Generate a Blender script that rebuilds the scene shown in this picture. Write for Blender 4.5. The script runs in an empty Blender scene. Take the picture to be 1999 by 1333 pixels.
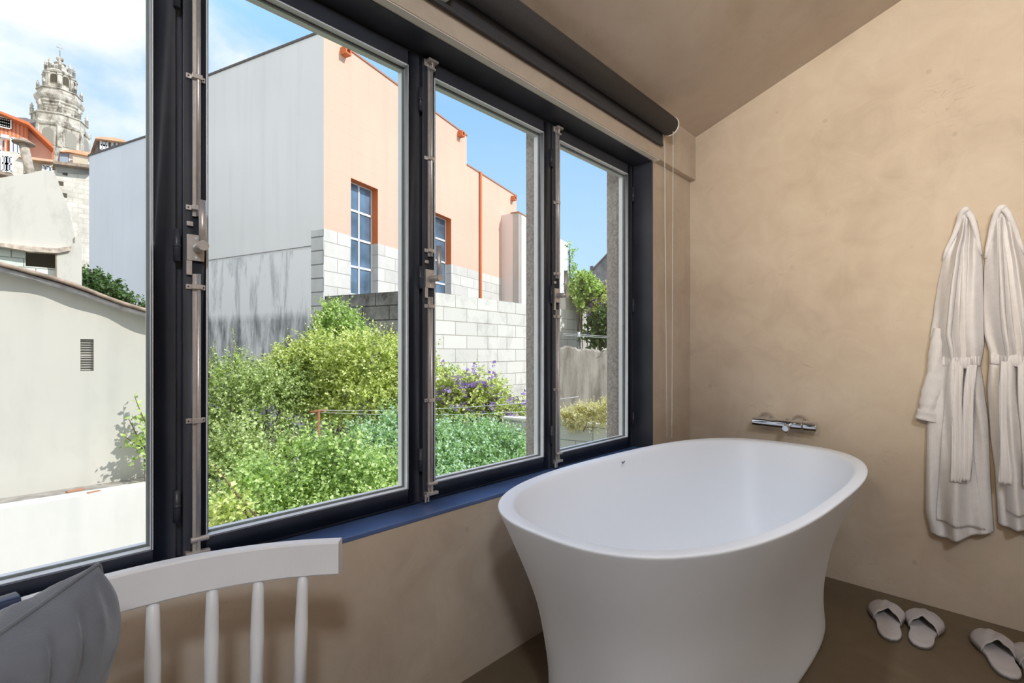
import bpy, bmesh, math, random
import numpy as np
from mathutils import Vector, Matrix
PI = math.pi
scn = bpy.context.scene
COL = scn.collection
# ------------------------------------------------------------------ camera
FPX, HY, CX = 940.0, 687.0, 999.5
TH = math.radians(44.6)
CT, ST = math.cos(TH), math.sin(TH)
cam = bpy.data.cameras.new('camera'); camo = bpy.data.objects.new('camera', cam); COL.objects.link(camo)
cam.sensor_width = 36.0; cam.sensor_fit = 'HORIZONTAL'
cam.lens = FPX*36/1999; cam.shift_y = (HY-666.5)/1999
cam.clip_start = 0.02; cam.clip_end = 1000
camo.location = (0, 0, 1.0)
camo.rotation_euler = (PI/2, 0, TH-PI/2)
scn.camera = camo
scn.view_settings.view_transform = 'Standard'; scn.view_settings.look = 'None'
scn.view_settings.gamma = 1; scn.view_settings.use_curve_mapping = False
scn.view_settings.exposure = 0.30
# ------------------------------------------------------------------ sky
world = bpy.data.worlds.new('sky'); scn.world = world; world.use_nodes = True
wt = world.node_tree; wn = wt.nodes; wl = wt.links; wn.clear()
def N(nt, typ, **kw):
    n = nt.nodes.new(typ)
    for k, v in kw.items():
        if k == 'inp':
            for a, b in v.items(): n.inputs[a].default_value = b
        else: setattr(n, k, v)
    return n
def lk(nt, a, b): nt.links.new(a, b)
def ramp(nt, fac, stops, interp='LINEAR'):
    r = nt.nodes.new('ShaderNodeValToRGB'); r.color_ramp.interpolation = interp
    e = r.color_ramp.elements
    while len(e) > 1: e.remove(e[0])
    e[0].position = stops[0][0]; e[0].color = tuple(stops[0][1])+(1,)
    for p, c in stops[1:]:
        x = e.new(p); x.color = tuple(c)+(1,)
    if fac is not None: nt.links.new(fac, r.inputs[0])
    return r
def mth(nt, op, a, b=None, c=None, clamp=False):
    m = nt.nodes.new('ShaderNodeMath'); m.operation = op; m.use_clamp = clamp
    for i, v in enumerate((a, b, c)):
        if v is None: continue
        if isinstance(v, (int, float)): m.inputs[i].default_value = v
        else: nt.links.new(v, m.inputs[i])
    return m.outputs[0]
tc = N(wt, 'ShaderNodeTexCoord'); sp = N(wt, 'ShaderNodeSeparateXYZ'); lk(wt, tc.outputs['Generated'], sp.inputs[0])
zz = sp.outputs[2]
base = ramp(wt, zz, [(0.0, (.30, .32, .30)), (0.01, (.68, .82, .95)), (.15, (.47, .70, .92)), (.45, (.30, .55, .87)), (.68, (.45, .78, 1.5)), (1, (.72, 1.2, 2.5))])
den = mth(wt, 'MAXIMUM', mth(wt, 'ADD', zz, .35), .1)
cv = N(wt, 'ShaderNodeCombineXYZ')
lk(wt, mth(wt, 'DIVIDE', sp.outputs[0], den), cv.inputs[0]); lk(wt, mth(wt, 'DIVIDE', sp.outputs[1], den), cv.inputs[1]); lk(wt, mth(wt, 'MULTIPLY', zz, 1.5), cv.inputs[2])
ns = N(wt, 'ShaderNodeTexNoise', inp={'Scale': 1.9, 'Detail': 9, 'Roughness': .56, 'Distortion': .35}); lk(wt, cv.outputs[0], ns.inputs[0])
# more cloud towards the left of the view (small x)
bias = mth(wt, 'SUBTRACT', .13, mth(wt, 'MULTIPLY', mth(wt, 'SMOOTH_MIN', sp.outputs[0], .45, .2), .64))
cl = mth(wt, 'ADD', ns.outputs[0], bias)
cr = ramp(wt, cl, [(.44, (0, 0, 0)), (.52, (.35, .35, .35)), (.62, (1, 1, 1))])
mx = N(wt, 'ShaderNodeMixRGB'); lk(wt, cr.outputs[0], mx.inputs[0]); lk(wt, base.outputs[0], mx.inputs[1]); mx.inputs[2].default_value = (.88, .91, .94, 1)
bg = N(wt, 'ShaderNodeBackground'); lk(wt, mx.outputs[0], bg.inputs[0]); bg.inputs[1].default_value = 1.0
wo = N(wt, 'ShaderNodeOutputWorld'); lk(wt, bg.outputs[0], wo.inputs[0])
# ------------------------------------------------------------------ sun
sun = bpy.data.lights.new('sun', 'SUN'); suno = bpy.data.objects.new('sun', sun); COL.objects.link(suno)
sun.energy = 3.5; sun.angle = math.radians(.7); sun.color = (1, .96, .90)
SD = Vector((.43, -.68, .66)).normalized()
suno.rotation_euler = SD.to_track_quat('Z', 'Y').to_euler()
suno.location = (6, -8, 12)

# ------------------------------------------------------------------ geometry helpers
def ray(px, py):
    u = (px-CX)/FPX; v = (HY-py)/FPX
    return Vector((CT+u*ST, ST-u*CT, v))
def at(px, py, d): return ray(px, py)*d + Vector((0, 0, 1))
def onY(px, py, Y):
    r = ray(px, py); return r*(Y/r.y)+Vector((0, 0, 1))
def onX(px, py, X):
    r = ray(px, py); return r*(X/r.x)+Vector((0, 0, 1))
def onZ(px, py, z):
    r = ray(px, py); return r*((z-1)/r.z)+Vector((0, 0, 1))
def online(px, o, d):      # length along the plan line o + t*d where picture column px meets it, and the depth there
    r = ray(px, HY)
    # o + t d = k r
    det = -d[0]*r.y + d[1]*r.x
    t = (o[0]*r.y - o[1]*r.x)/det
    p = Vector((o[0]+t*d[0], o[1]+t*d[1]))
    return t, p.x*CT+p.y*ST
def zat(py, depth): return 1+(HY-py)*depth/FPX

class MB:
    def __init__(s): s.v = []; s.f = []; s.sm = []
    def add(s, vs, fs, smooth=False):
        b = len(s.v); s.v += [tuple(v) for v in vs]
        s.f += [tuple(b+i for i in f) for f in fs]; s.sm += [smooth]*len(fs)
        return s
    def box(s, a, b, M=None):
        (x0, y0, z0), (x1, y1, z1) = a, b
        vs = [Vector(p) for p in ((x0,y0,z0),(x1,y0,z0),(x1,y1,z0),(x0,y1,z0),(x0,y0,z1),(x1,y0,z1),(x1,y1,z1),(x0,y1,z1))]
        if M is not None: vs = [M@v for v in vs]
        return s.add(vs, [(0,3,2,1),(4,5,6,7),(0,1,5,4),(1,2,6,5),(2,3,7,6),(3,0,4,7)])
    def tube(s, pts, r, n=10, cap=True, smooth=True):
        pts = [Vector(p) for p in pts]; k = len(pts)
        rr = r if isinstance(r, (list, tuple)) else [r]*k
        vs = []; up = None
        for i, p in enumerate(pts):
            t = (pts[min(i+1, k-1)]-pts[max(i-1, 0)]).normalized()
            if up is None: up = t.orthogonal().normalized()
            up = (up-t*up.dot(t))
            up = up.normalized() if up.length > 1e-6 else t.orthogonal().normalized()
            w = t.cross(up)
            for j in range(n):
                a = 2*PI*j/n
                vs.append(p+(up*math.cos(a)+w*math.sin(a))*rr[i])
        fs = [(i*n+j, i*n+(j+1)%n, (i+1)*n+(j+1)%n, (i+1)*n+j) for i in range(k-1) for j in range(n)]
        b = len(s.f); s.add(vs, fs, smooth)
        if cap: s.add(vs[:n], [tuple(range(n))[::-1]]); s.add(vs[-n:], [tuple(range(n))])
        return s
    def lathe(s, prof, M=None, n=32, smooth=True, ph=0.0, cap=True):
        vs = []
        for r, z in prof:
            for j in range(n):
                a = 2*PI*j/n+ph; v = Vector((r*math.cos(a), r*math.sin(a), z))
                vs.append(M@v if M is not None else v)
        k = len(prof)
        s.add(vs, [(i*n+j, i*n+(j+1)%n, (i+1)*n+(j+1)%n, (i+1)*n+j) for i in range(k-1) for j in range(n)], smooth)
        if cap: s.add(vs[:n], [tuple(range(n))[::-1]]); s.add(vs[-n:], [tuple(range(n))])
        return s
    def grid(s, P, closed_u=False, smooth=True):   # P: list of rows
        h = len(P); w = len(P[0]); vs = [p for row in P for p in row]
        W = w if closed_u else w-1
        return s.add(vs, [(i*w+j, i*w+(j+1)%w, (i+1)*w+(j+1)%w, (i+1)*w+j) for i in range(h-1) for j in range(W)], smooth)
    def prism(s, poly, z0, z1):      # vertical prism over a plan polygon (counter-clockwise)
        n = len(poly); vs = [(x, y, z0) for x, y in poly]+[(x, y, z1) for x, y in poly]
        return s.add(vs, [tuple(range(n))[::-1], tuple(range(n, 2*n))]+[(i, (i+1)%n, n+(i+1)%n, n+i) for i in range(n)])
    def build(s, name, mat, parent=None, loc=None, rotz=0, bevel=0, recenter=False):
        me = bpy.data.meshes.new(name); me.from_pydata(s.v, [], s.f)
        me.polygons.foreach_set('use_smooth', s.sm); me.update()
        bm = bmesh.new(); bm.from_mesh(me); bmesh.ops.remove_doubles(bm, verts=bm.verts, dist=1e-5)
        bmesh.ops.recalc_face_normals(bm, faces=bm.faces); bm.to_mesh(me); bm.free()
        o = bpy.data.objects.new(name, me); COL.objects.link(o)
        if mat: me.materials.append(mat)
        if parent: o.parent = parent
        if loc is not None: o.location = loc
        o.rotation_euler.z = rotz
        if bevel:
            b = o.modifiers.new('bevel', 'BEVEL'); b.width = bevel; b.segments = 2; b.limit_method = 'ANGLE'; b.angle_limit = math.radians(40)
            for p in me.polygons: p.use_smooth = True
            wn_ = o.modifiers.new('wn', 'WEIGHTED_NORMAL'); wn_.keep_sharp = True
        return o
def tag(o, label=None, cat=None, group=None, kind=None):
    if label: o['label'] = label
    if cat: o['category'] = cat
    if group: o['group'] = group
    if kind: o['kind'] = kind
    return o
def empty(name, loc=(0, 0, 0), rz=0):
    o = bpy.data.objects.new(name, None); COL.objects.link(o); o.location = loc; o.rotation_euler.z = rz
    o.empty_display_size = .1
    return o
def copy_tree(o, parent=None):
    c = o.copy(); COL.objects.link(c)
    if parent: c.parent = parent
    for ch in list(o.children): copy_tree(ch, c)
    return c
def rings(R): return MB()
# ------------------------------------------------------------------ materials
MATS = {}
def mat(name):
    m = bpy.data.materials.new(name); m.use_nodes = True
    nt = m.node_tree; b = nt.nodes['Principled BSDF']; MATS[name] = m
    return m, nt, b
def plain(name, col, rough=.5, metal=0, noise=.06, nscale=20, bump=0, bscale=60, spec=None, coat=0):
    m, nt, b = mat(name)
    b.inputs['Roughness'].default_value = rough; b.inputs['Metallic'].default_value = metal
    if spec is not None: b.inputs['Specular IOR Level'].default_value = spec
    if coat: b.inputs['Coat Weight'].default_value = coat
    t = N(nt, 'ShaderNodeTexCoord'); n = N(nt, 'ShaderNodeTexNoise', inp={'Scale': nscale, 'Detail': 4}); lk(nt, t.outputs['Object'], n.inputs[0])
    r = ramp(nt, n.outputs[0], [(.3, [c*(1-noise) for c in col]), (.7, [min(1, c*(1+noise)) for c in col])])
    lk(nt, r.outputs[0], b.inputs['Base Color'])
    if bump:
        n2 = N(nt, 'ShaderNodeTexNoise', inp={'Scale': bscale, 'Detail': 5}); lk(nt, t.outputs['Object'], n2.inputs[0])
        bp = N(nt, 'ShaderNodeBump', inp={'Strength': bump, 'Distance': .005}); lk(nt, n2.outputs[0], bp.inputs['Height']); lk(nt, bp.outputs[0], b.inputs['Normal'])
    return m
def plaster(name, c1, c2, c3, rough=.55, scr=.5):
    m, nt, b = mat(name)
    t = N(nt, 'ShaderNodeTexCoord')
    n1 = N(nt, 'ShaderNodeTexNoise', inp={'Scale': 1.3, 'Detail': 5, 'Roughness': .6, 'Distortion': .6}); lk(nt, t.outputs['Object'], n1.inputs[0])
    n2 = N(nt, 'ShaderNodeTexNoise', inp={'Scale': 6.5, 'Detail': 7, 'Roughness': .62, 'Distortion': 1.2}); lk(nt, t.outputs['Object'], n2.inputs[0])
    a = mth(nt, 'ADD', mth(nt, 'MULTIPLY', n1.outputs[0], .6), mth(nt, 'MULTIPLY', n2.outputs[0], .4))
    r = ramp(nt, a, [(.36, c1), (.5, c2), (.64, c3)])
    # thin trowel scratches and small spots
    mp = N(nt, 'ShaderNodeMapping', inp={'Scale': (2.2, 2.2, 5.5), 'Rotation': (.5, .3, .2)}); lk(nt, t.outputs['Object'], mp.inputs[0])
    n3 = N(nt, 'ShaderNodeTexNoise', inp={'Scale': 2.3, 'Detail': 3, 'Distortion': 1.5}); lk(nt, mp.outputs[0], n3.inputs[0])
    line = mth(nt, 'ABSOLUTE', mth(nt, 'SUBTRACT', n3.outputs[0], .5))
    lr = ramp(nt, line, [(0, (1, 1, 1)), (.006, (0, 0, 0))])
    n4 = N(nt, 'ShaderNodeTexNoise', inp={'Scale': 4.1, 'Detail': 2}); lk(nt, t.outputs['Object'], n4.inputs[0])
    gate = ramp(nt, n4.outputs[0], [(.58, (0, 0, 0)), (.66, (1, 1, 1))])
    f = mth(nt, 'MULTIPLY', mth(nt, 'MULTIPLY', lr.outputs[0], gate.outputs[0]), scr)
    v = N(nt, 'ShaderNodeTexVoronoi', inp={'Scale': 5.0}); lk(nt, t.outputs['Object'], v.inputs[0])
    sr = ramp(nt, v.outputs['Distance'], [(.035, (.55, .55, .64)), (.06, (0, 0, 0))])
    f = mth(nt, 'MAXIMUM', f, mth(nt, 'MULTIPLY', sr.outputs[0], scr))
    mxr = N(nt, 'ShaderNodeMixRGB'); lk(nt, f, mxr.inputs[0]); lk(nt, r.outputs[0], mxr.inputs[1]); mxr.inputs[2].default_value = tuple(c*.55 for c in c1)+(1,)
    lk(nt, mxr.outputs[0], b.inputs['Base Color']); b.inputs['Roughness'].default_value = rough
    b.inputs['Specular IOR Level'].default_value = .35
    bp = N(nt, 'ShaderNodeBump', inp={'Strength': .12, 'Distance': .01}); lk(nt, n2.outputs[0], bp.inputs['Height']); lk(nt, bp.outputs[0], b.inputs['Normal'])
    return m
M_WALL = plaster('beige_plaster', (.46, .37, .285), (.54, .445, .345), (.595, .505, .40))
M_CEIL = plaster('ceiling_plaster', (.46, .37, .29), (.52, .425, .335), (.56, .47, .375), rough=.7, scr=.2)
M_FLOOR = plaster('floor_microcement', (.115, .082, .048), (.135, .098, .058), (.16, .118, .072), rough=.45, scr=.3)
M_FRAME = plain('anthracite_steel', (.036, .039, .050), rough=.40, noise=.25, nscale=6, bump=.03)
M_SILL = plain('sky_tinted_steel_sheet', (.07, .12, .27), rough=.34, spec=.8, noise=.2, nscale=5)  # blue of the reflected sky is put into the base colour
M_BEAD = plain('pale_aluminium', (.74, .76, .78), rough=.3, metal=.1, noise=.04)
M_GASK = plain('grey_gasket', (.20, .22, .21), rough=.5, noise=.1)
M_NICK = plain('satin_nickel', (.62, .57, .53), rough=.36, metal=.6, noise=.08, nscale=60)
M_BLK = plain('black_screw', (.02, .02, .02), rough=.4)
M_CHROME = plain('chrome', (.68, .70, .75), rough=.05, metal=1, noise=.01)
M_TUB = plain('matt_white_solid_surface', (.79, .81, .85), rough=.42, noise=.01, nscale=3)
M_WOOD = plain('white_painted_wood', (.72, .71, .71), rough=.38, noise=.03, nscale=12, bump=.04, bscale=120)
M_NAVY = plain('navy_leather', (.018, .03, .07), rough=.35, noise=.2)
M_ROBE = plain('white_terry', (.80, .78, .79), rough=.95, noise=.03, nscale=40, bump=.5, bscale=420, spec=.1)
M_TAIL = MATS['white_terry']
M_SLIP = plain('shade_toned_slipper_cloth', (.50, .46, .45), rough=.95, noise=.05, nscale=30, bump=.3, bscale=300, spec=.1)  # white cloth, greyed in its colour for the shade on the floor
M_SOLE = plain('grey_slipper_sole', (.16, .15, .14), rough=.8)
M_BLIND = plain('charcoal_blind_cloth', (.052, .050, .052), rough=.75, noise=.1, nscale=200, bump=.1, bscale=500)
M_WPL = plain('white_plastic', (.84, .81, .76), rough=.35, noise=.02)
M_CUSH = plain('grey_velvet', (.125, .132, .15), rough=.8, noise=.08, nscale=30, bump=.15, bscale=300)
M_CUSH.node_tree.nodes['Principled BSDF'].inputs['Sheen Weight'].default_value = .35
M_STRIP = plain('bounce_paled_underside', (.86, .82, .72), rough=.7, noise=.03)  # bounce light on the beam's underside put into this pale colour
# ribbed belt cloth
mb_, nt, b = mat('ribbed_terry'); t = N(nt, 'ShaderNodeTexCoord')
w = N(nt, 'ShaderNodeTexWave', wave_type='BANDS', bands_direction='Y', inp={'Scale': 38, 'Distortion': 1.2, 'Detail': 1}); lk(nt, t.outputs['Object'], w.inputs[0])
bp = N(nt, 'ShaderNodeBump', inp={'Strength': .55, 'Distance': .004}); lk(nt, w.outputs[0], bp.inputs['Height']); lk(nt, bp.outputs[0], b.inputs['Normal'])
b.inputs['Base Color'].default_value = (.80, .78, .79, 1); b.inputs['Roughness'].default_value = .95; M_RIB = mb_
# window glass: thin sheet
gm = bpy.data.materials.new('clear_glass'); gm.use_nodes = True; gt = gm.node_tree; gt.nodes.clear()
tr = N(gt, 'ShaderNodeBsdfTransparent', inp={0: (.985, .99, .985, 1)}); gl = N(gt, 'ShaderNodeBsdfGlossy', inp={'Roughness': .01}); fr = N(gt, 'ShaderNodeFresnel', inp={0: 1.25})
ms = N(gt, 'ShaderNodeMixShader'); gg = N(gt, 'ShaderNodeNewGeometry'); lk(gt, mth(gt, 'SUBTRACT', 1.25, mth(gt, 'MULTIPLY', gg.outputs['Backfacing'], .45)), fr.inputs[0]); lk(gt, fr.outputs[0], ms.inputs[0]); lk(gt, tr.outputs[0], ms.inputs[1]); lk(gt, gl.outputs[0], ms.inputs[2])
lk(gt, ms.outputs[0], N(gt, 'ShaderNodeOutputMaterial').inputs[0]); M_GLASS = gm

def facade(name, paint, lo1=None, z1=0, lo2=None, z2=0, brick=None, stain=.0, bs=(.8, .36), mortar=(.5, .5, .48), off=.5, msize=.012, streak=0):
    """painted wall: paint above z1; between z2 and z1 stained lo1; below z2 lo2; brick pattern below z1 when brick"""
    m, nt, b = mat(name); b.inputs['Roughness'].default_value = .85; b.inputs['Specular IOR Level'].default_value = .2
    t = N(nt, 'ShaderNodeTexCoord'); sx = N(nt, 'ShaderNodeSeparateXYZ'); lk(nt, t.outputs['Object'], sx.inputs[0])
    n1 = N(nt, 'ShaderNodeTexNoise', inp={'Scale': .35, 'Detail': 5}); lk(nt, t.outputs['Object'], n1.inputs[0])
    p = ramp(nt, n1.outputs[0], [(.3, [c*.95 for c in paint]), (.7, [min(1, c*1.04) for c in paint])])
    out = p.outputs[0]
    # faint long water runs over the paint
    mp0 = N(nt, 'ShaderNodeMapping', inp={'Scale': (2.2, 2.2, .12)}); lk(nt, t.outputs['Object'], mp0.inputs[0])
    n0 = N(nt, 'ShaderNodeTexNoise', inp={'Scale': 1.6, 'Detail': 6}); lk(nt, mp0.outputs[0], n0.inputs[0])
    r0 = ramp(nt, n0.outputs[0], [(.5, (1, 1, 1)), (.75, (.90, .91, .92))])
    mm = N(nt, 'ShaderNodeMixRGB', blend_type='MULTIPLY', inp={0: .7}); lk(nt, out, mm.inputs[1]); lk(nt, r0.outputs[0], mm.inputs[2]); out = mm.outputs[0]
    def below(z, colout, soft=.02):
        nonlocal out
        f = mth(nt, 'MULTIPLY', mth(nt, 'SUBTRACT', z, sx.outputs[2]), 1/soft, clamp=True)
        x = N(nt, 'ShaderNodeMixRGB'); lk(nt, f, x.inputs[0]); lk(nt, out, x.inputs[1]); lk(nt, colout, x.inputs[2]); out = x.outputs[0]
    def stained(c, dark, lo, hi, sc=(1.6, 1.6, .3)):
        mp = N(nt, 'ShaderNodeMapping', inp={'Scale': sc}); lk(nt, t.outputs['Object'], mp.inputs[0])
        n = N(nt, 'ShaderNodeTexNoise', inp={'Scale': 1.5, 'Detail': 9, 'Roughness': .72, 'Distortion': .3}); lk(nt, mp.outputs[0], n.inputs[0])
        return ramp(nt, n.outputs[0], [(lo, c), (hi, dark)]).outputs[0]
    def bricks(c1, dark, lo, hi):
        cb = N(nt, 'ShaderNodeCombineXYZ'); lk(nt, sx.outputs[0], cb.inputs[0]); lk(nt, sx.outputs[2], cb.inputs[1])
        br = N(nt, 'ShaderNodeTexBrick', offset=off, inp={'Scale': 1.0, 'Mortar Size': msize, 'Brick Width': bs[0], 'Row Height': bs[1], 'Mortar Smooth': .3, 'Bias': -.2})
        br.inputs['Color1'].default_value = (1, 1, 1, 1); br.inputs['Color2'].default_value = (.84, .84, .84, 1); br.inputs['Mortar'].default_value = tuple(mortar)+(1,)
        lk(nt, cb.outputs[0], br.inputs[0])
        s_ = stained(c1, dark, lo, hi, (.9, .9, .7))
        n = N(nt, 'ShaderNodeMixRGB', blend_type='MULTIPLY', inp={0: 1}); lk(nt, s_, n.inputs[1]); lk(nt, br.outputs[0], n.inputs[2])
        bpn = N(nt, 'ShaderNodeBump', inp={'Strength': .3, 'Distance': .02}); lk(nt, br.outputs[0], bpn.inputs['Height']); lk(nt, bpn.outputs[0], b.inputs['Normal'])
        return n.outputs[0]
    if lo1:
        c = bricks(lo1[0], lo1[1], lo1[2], lo1[3]) if brick else stained(*lo1)
        below(z1, c)
    if lo2: below(z2, stained(*lo2), .25)
    if streak:
        x = N(nt, 'ShaderNodeMixRGB', blend_type='MULTIPLY', inp={0: 1}); lk(nt, out, x.inputs[1])
        lk(nt, stained((1, 1, 1), (1-streak,)*3, .5, .75, (1.3, 1.3, .5)), x.inputs[2]); out = x.outputs[0]
    lk(nt, out, b.inputs['Base Color'])
    return m
def leafmat(name, c1, c2, c3, trans=.35):
    m = bpy.data.materials.new(name); m.use_nodes = True; nt = m.node_tree; nt.nodes.clear(); MATS[name] = m
    g = N(nt, 'ShaderNodeNewGeometry'); r = ramp(nt, g.outputs['Random Per Island'], [(0, c1), (.5, c2), (1, c3)])
    d = N(nt, 'ShaderNodeBsdfPrincipled', inp={'Roughness': .45}); d.inputs['Specular IOR Level'].default_value = .45; lk(nt, r.outputs[0], d.inputs['Base Color'])
    tl = N(nt, 'ShaderNodeBsdfTranslucent')
    br = N(nt, 'ShaderNodeMixRGB', blend_type='MULTIPLY', inp={0: 1, 2: (1.5, 1.6, .7, 1)}); lk(nt, r.outputs[0], br.inputs[1]); lk(nt, br.outputs[0], tl.inputs[0])
    mixs = N(nt, 'ShaderNodeMixShader', inp={0: trans}); lk(nt, d.outputs[0], mixs.inputs[1]); lk(nt, tl.outputs[0], mixs.inputs[2])
    lk(nt, mixs.outputs[0], N(nt, 'ShaderNodeOutputMaterial').inputs[0])
    return m

# ------------------------------------------------------------------ room shell
XR, YW, XL, YB = 2.509, 1.133, -2.2, -2.8       # right wall, window wall, left wall, back wall
WX0, WX1, WZ0, WZ1 = -.392, 2.101, .539, 1.912   # window opening
YO = 1.292                                        # outside face of the window wall
BY = 1.102                                       # front of the beam
def zc(y): return 2.141+.34*(BY-y)
def struct(o, label, cat): return tag(o, label, cat, kind='structure')
m = MB(); m.box((XL-.2, YB-.2, -.25), (XR+.25, YO, 0)); struct(m.build('floor', M_FLOOR), 'brown microcement bathroom floor', 'floor')
m = MB()
m.box((XL, YW, 0), (WX0, YO, 2.5)); m.box((WX1, YW, 0), (XR, YO, 2.5)); m.box((WX0, YW, 0), (WX1, YO, WZ0-.012)); m.box((WX0, YW, WZ1+.006), (WX1, YO, 2.5))
struct(m.build('wall_front', M_WALL), 'beige plastered wall holding the long window', 'wall')
m = MB(); m.box((XR, YB, 0), (XR+.25, YO, 3.9)); struct(m.build('wall_right', M_WALL), 'beige trowelled plaster wall behind the bathtub and robes', 'wall')
m = MB(); m.box((XL-.2, YB, 0), (XL, YO, 3.9)); struct(m.build('wall_left', M_WALL), 'beige plaster wall on the left of the room', 'wall')
m = MB(); m.box((XL-.2, YB-.2, 0), (XR+.25, YB, 3.9)); struct(m.build('wall_back', M_WALL), 'beige plaster wall behind the chair end of the room', 'wall')
m = MB(); y0, y1 = YB-.2, BY
vs = [(XL-.2, YO, zc(YO)), (XR+.25, YO, zc(YO)), (XR+.25, y0, zc(y0)), (XL-.2, y0, zc(y0))]
m.add(vs+[(x, y, z+.25) for x, y, z in vs], [(0, 1, 2, 3), (4, 7, 6, 5), (0, 4, 5, 1), (1, 5, 6, 2), (2, 6, 7, 3), (3, 7, 4, 0)])
struct(m.build('ceiling', M_CEIL), 'taupe plaster ceiling sloping down to the window', 'ceiling')
m = MB(); m.box((XL, BY, WZ1), (XR, YW+.001, 2.16)); struct(m.build('trim_1', M_WALL, bevel=.004), 'shallow plastered beam running above the window', 'beam')
m = MB(); m.box((WX0, BY+.003, WZ1-.002), (WX1+.02, YW, WZ1)); struct(m.build('trim_2', M_STRIP), 'narrow beam underside, paled for its bounce light', 'trim')
# ------------------------------------------------------------------ window surround (fixed steel frame and lining)
YS = 1.22      # inner face of the sashes
m = MB()
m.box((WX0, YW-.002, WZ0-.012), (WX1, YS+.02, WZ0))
o = m.build('trim_3', M_SILL, bevel=.002); struct(o, 'dark steel sill sheet with the sky reflection tinted into its colour', 'window sill')
root = struct(empty('trim_4', (WX0, YS, WZ0)), 'anthracite steel window surround with mullions', 'window frame')
Mi = Matrix.Translation(-Vector((WX0, YS, WZ0)))
m = MB(); m.box((WX0, YW-.001, WZ1-.006), (WX1, YS+.02, WZ1+.006), Mi); m.build('head_lining', M_FRAME, root, bevel=.0015)
m = MB(); m.box((WX1-.006, YW-.001, WZ0), (WX1+.004, YS+.02, WZ1-.006), Mi); m.build('jamb_lining', M_FRAME, root, bevel=.0015)
m = MB(); m.box((WX0-.004, YW-.001, WZ0), (WX0+.006, YS+.02, WZ1-.006), Mi); m.build('jamb_lining', M_FRAME, root, bevel=.0015)
m = MB()
m.box((WX0, YS+.012, WZ0), (WX1, YS+.07, WZ0+.022), Mi); m.box((WX0, YS+.012, WZ1-.030), (WX1, YS+.07, WZ1), Mi)
PIT = .613; SX = [-.375+PIT*i for i in range(4)]      # left edge of each sash
m.box((WX0, YS+.012, WZ0+.022), (SX[0]+.012, YS+.07, WZ1-.030), Mi); m.box((SX[3]+.601-.008, YS+.012, WZ0+.022), (WX1, YS+.07, WZ1-.030), Mi)
for x in SX[1:]: m.box((x-.030, YS+.016, WZ0+.022), (x+.018, YS+.07, WZ1-.030), Mi)
m.build('fixed_frame', M_FRAME, root, bevel=.002)
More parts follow.
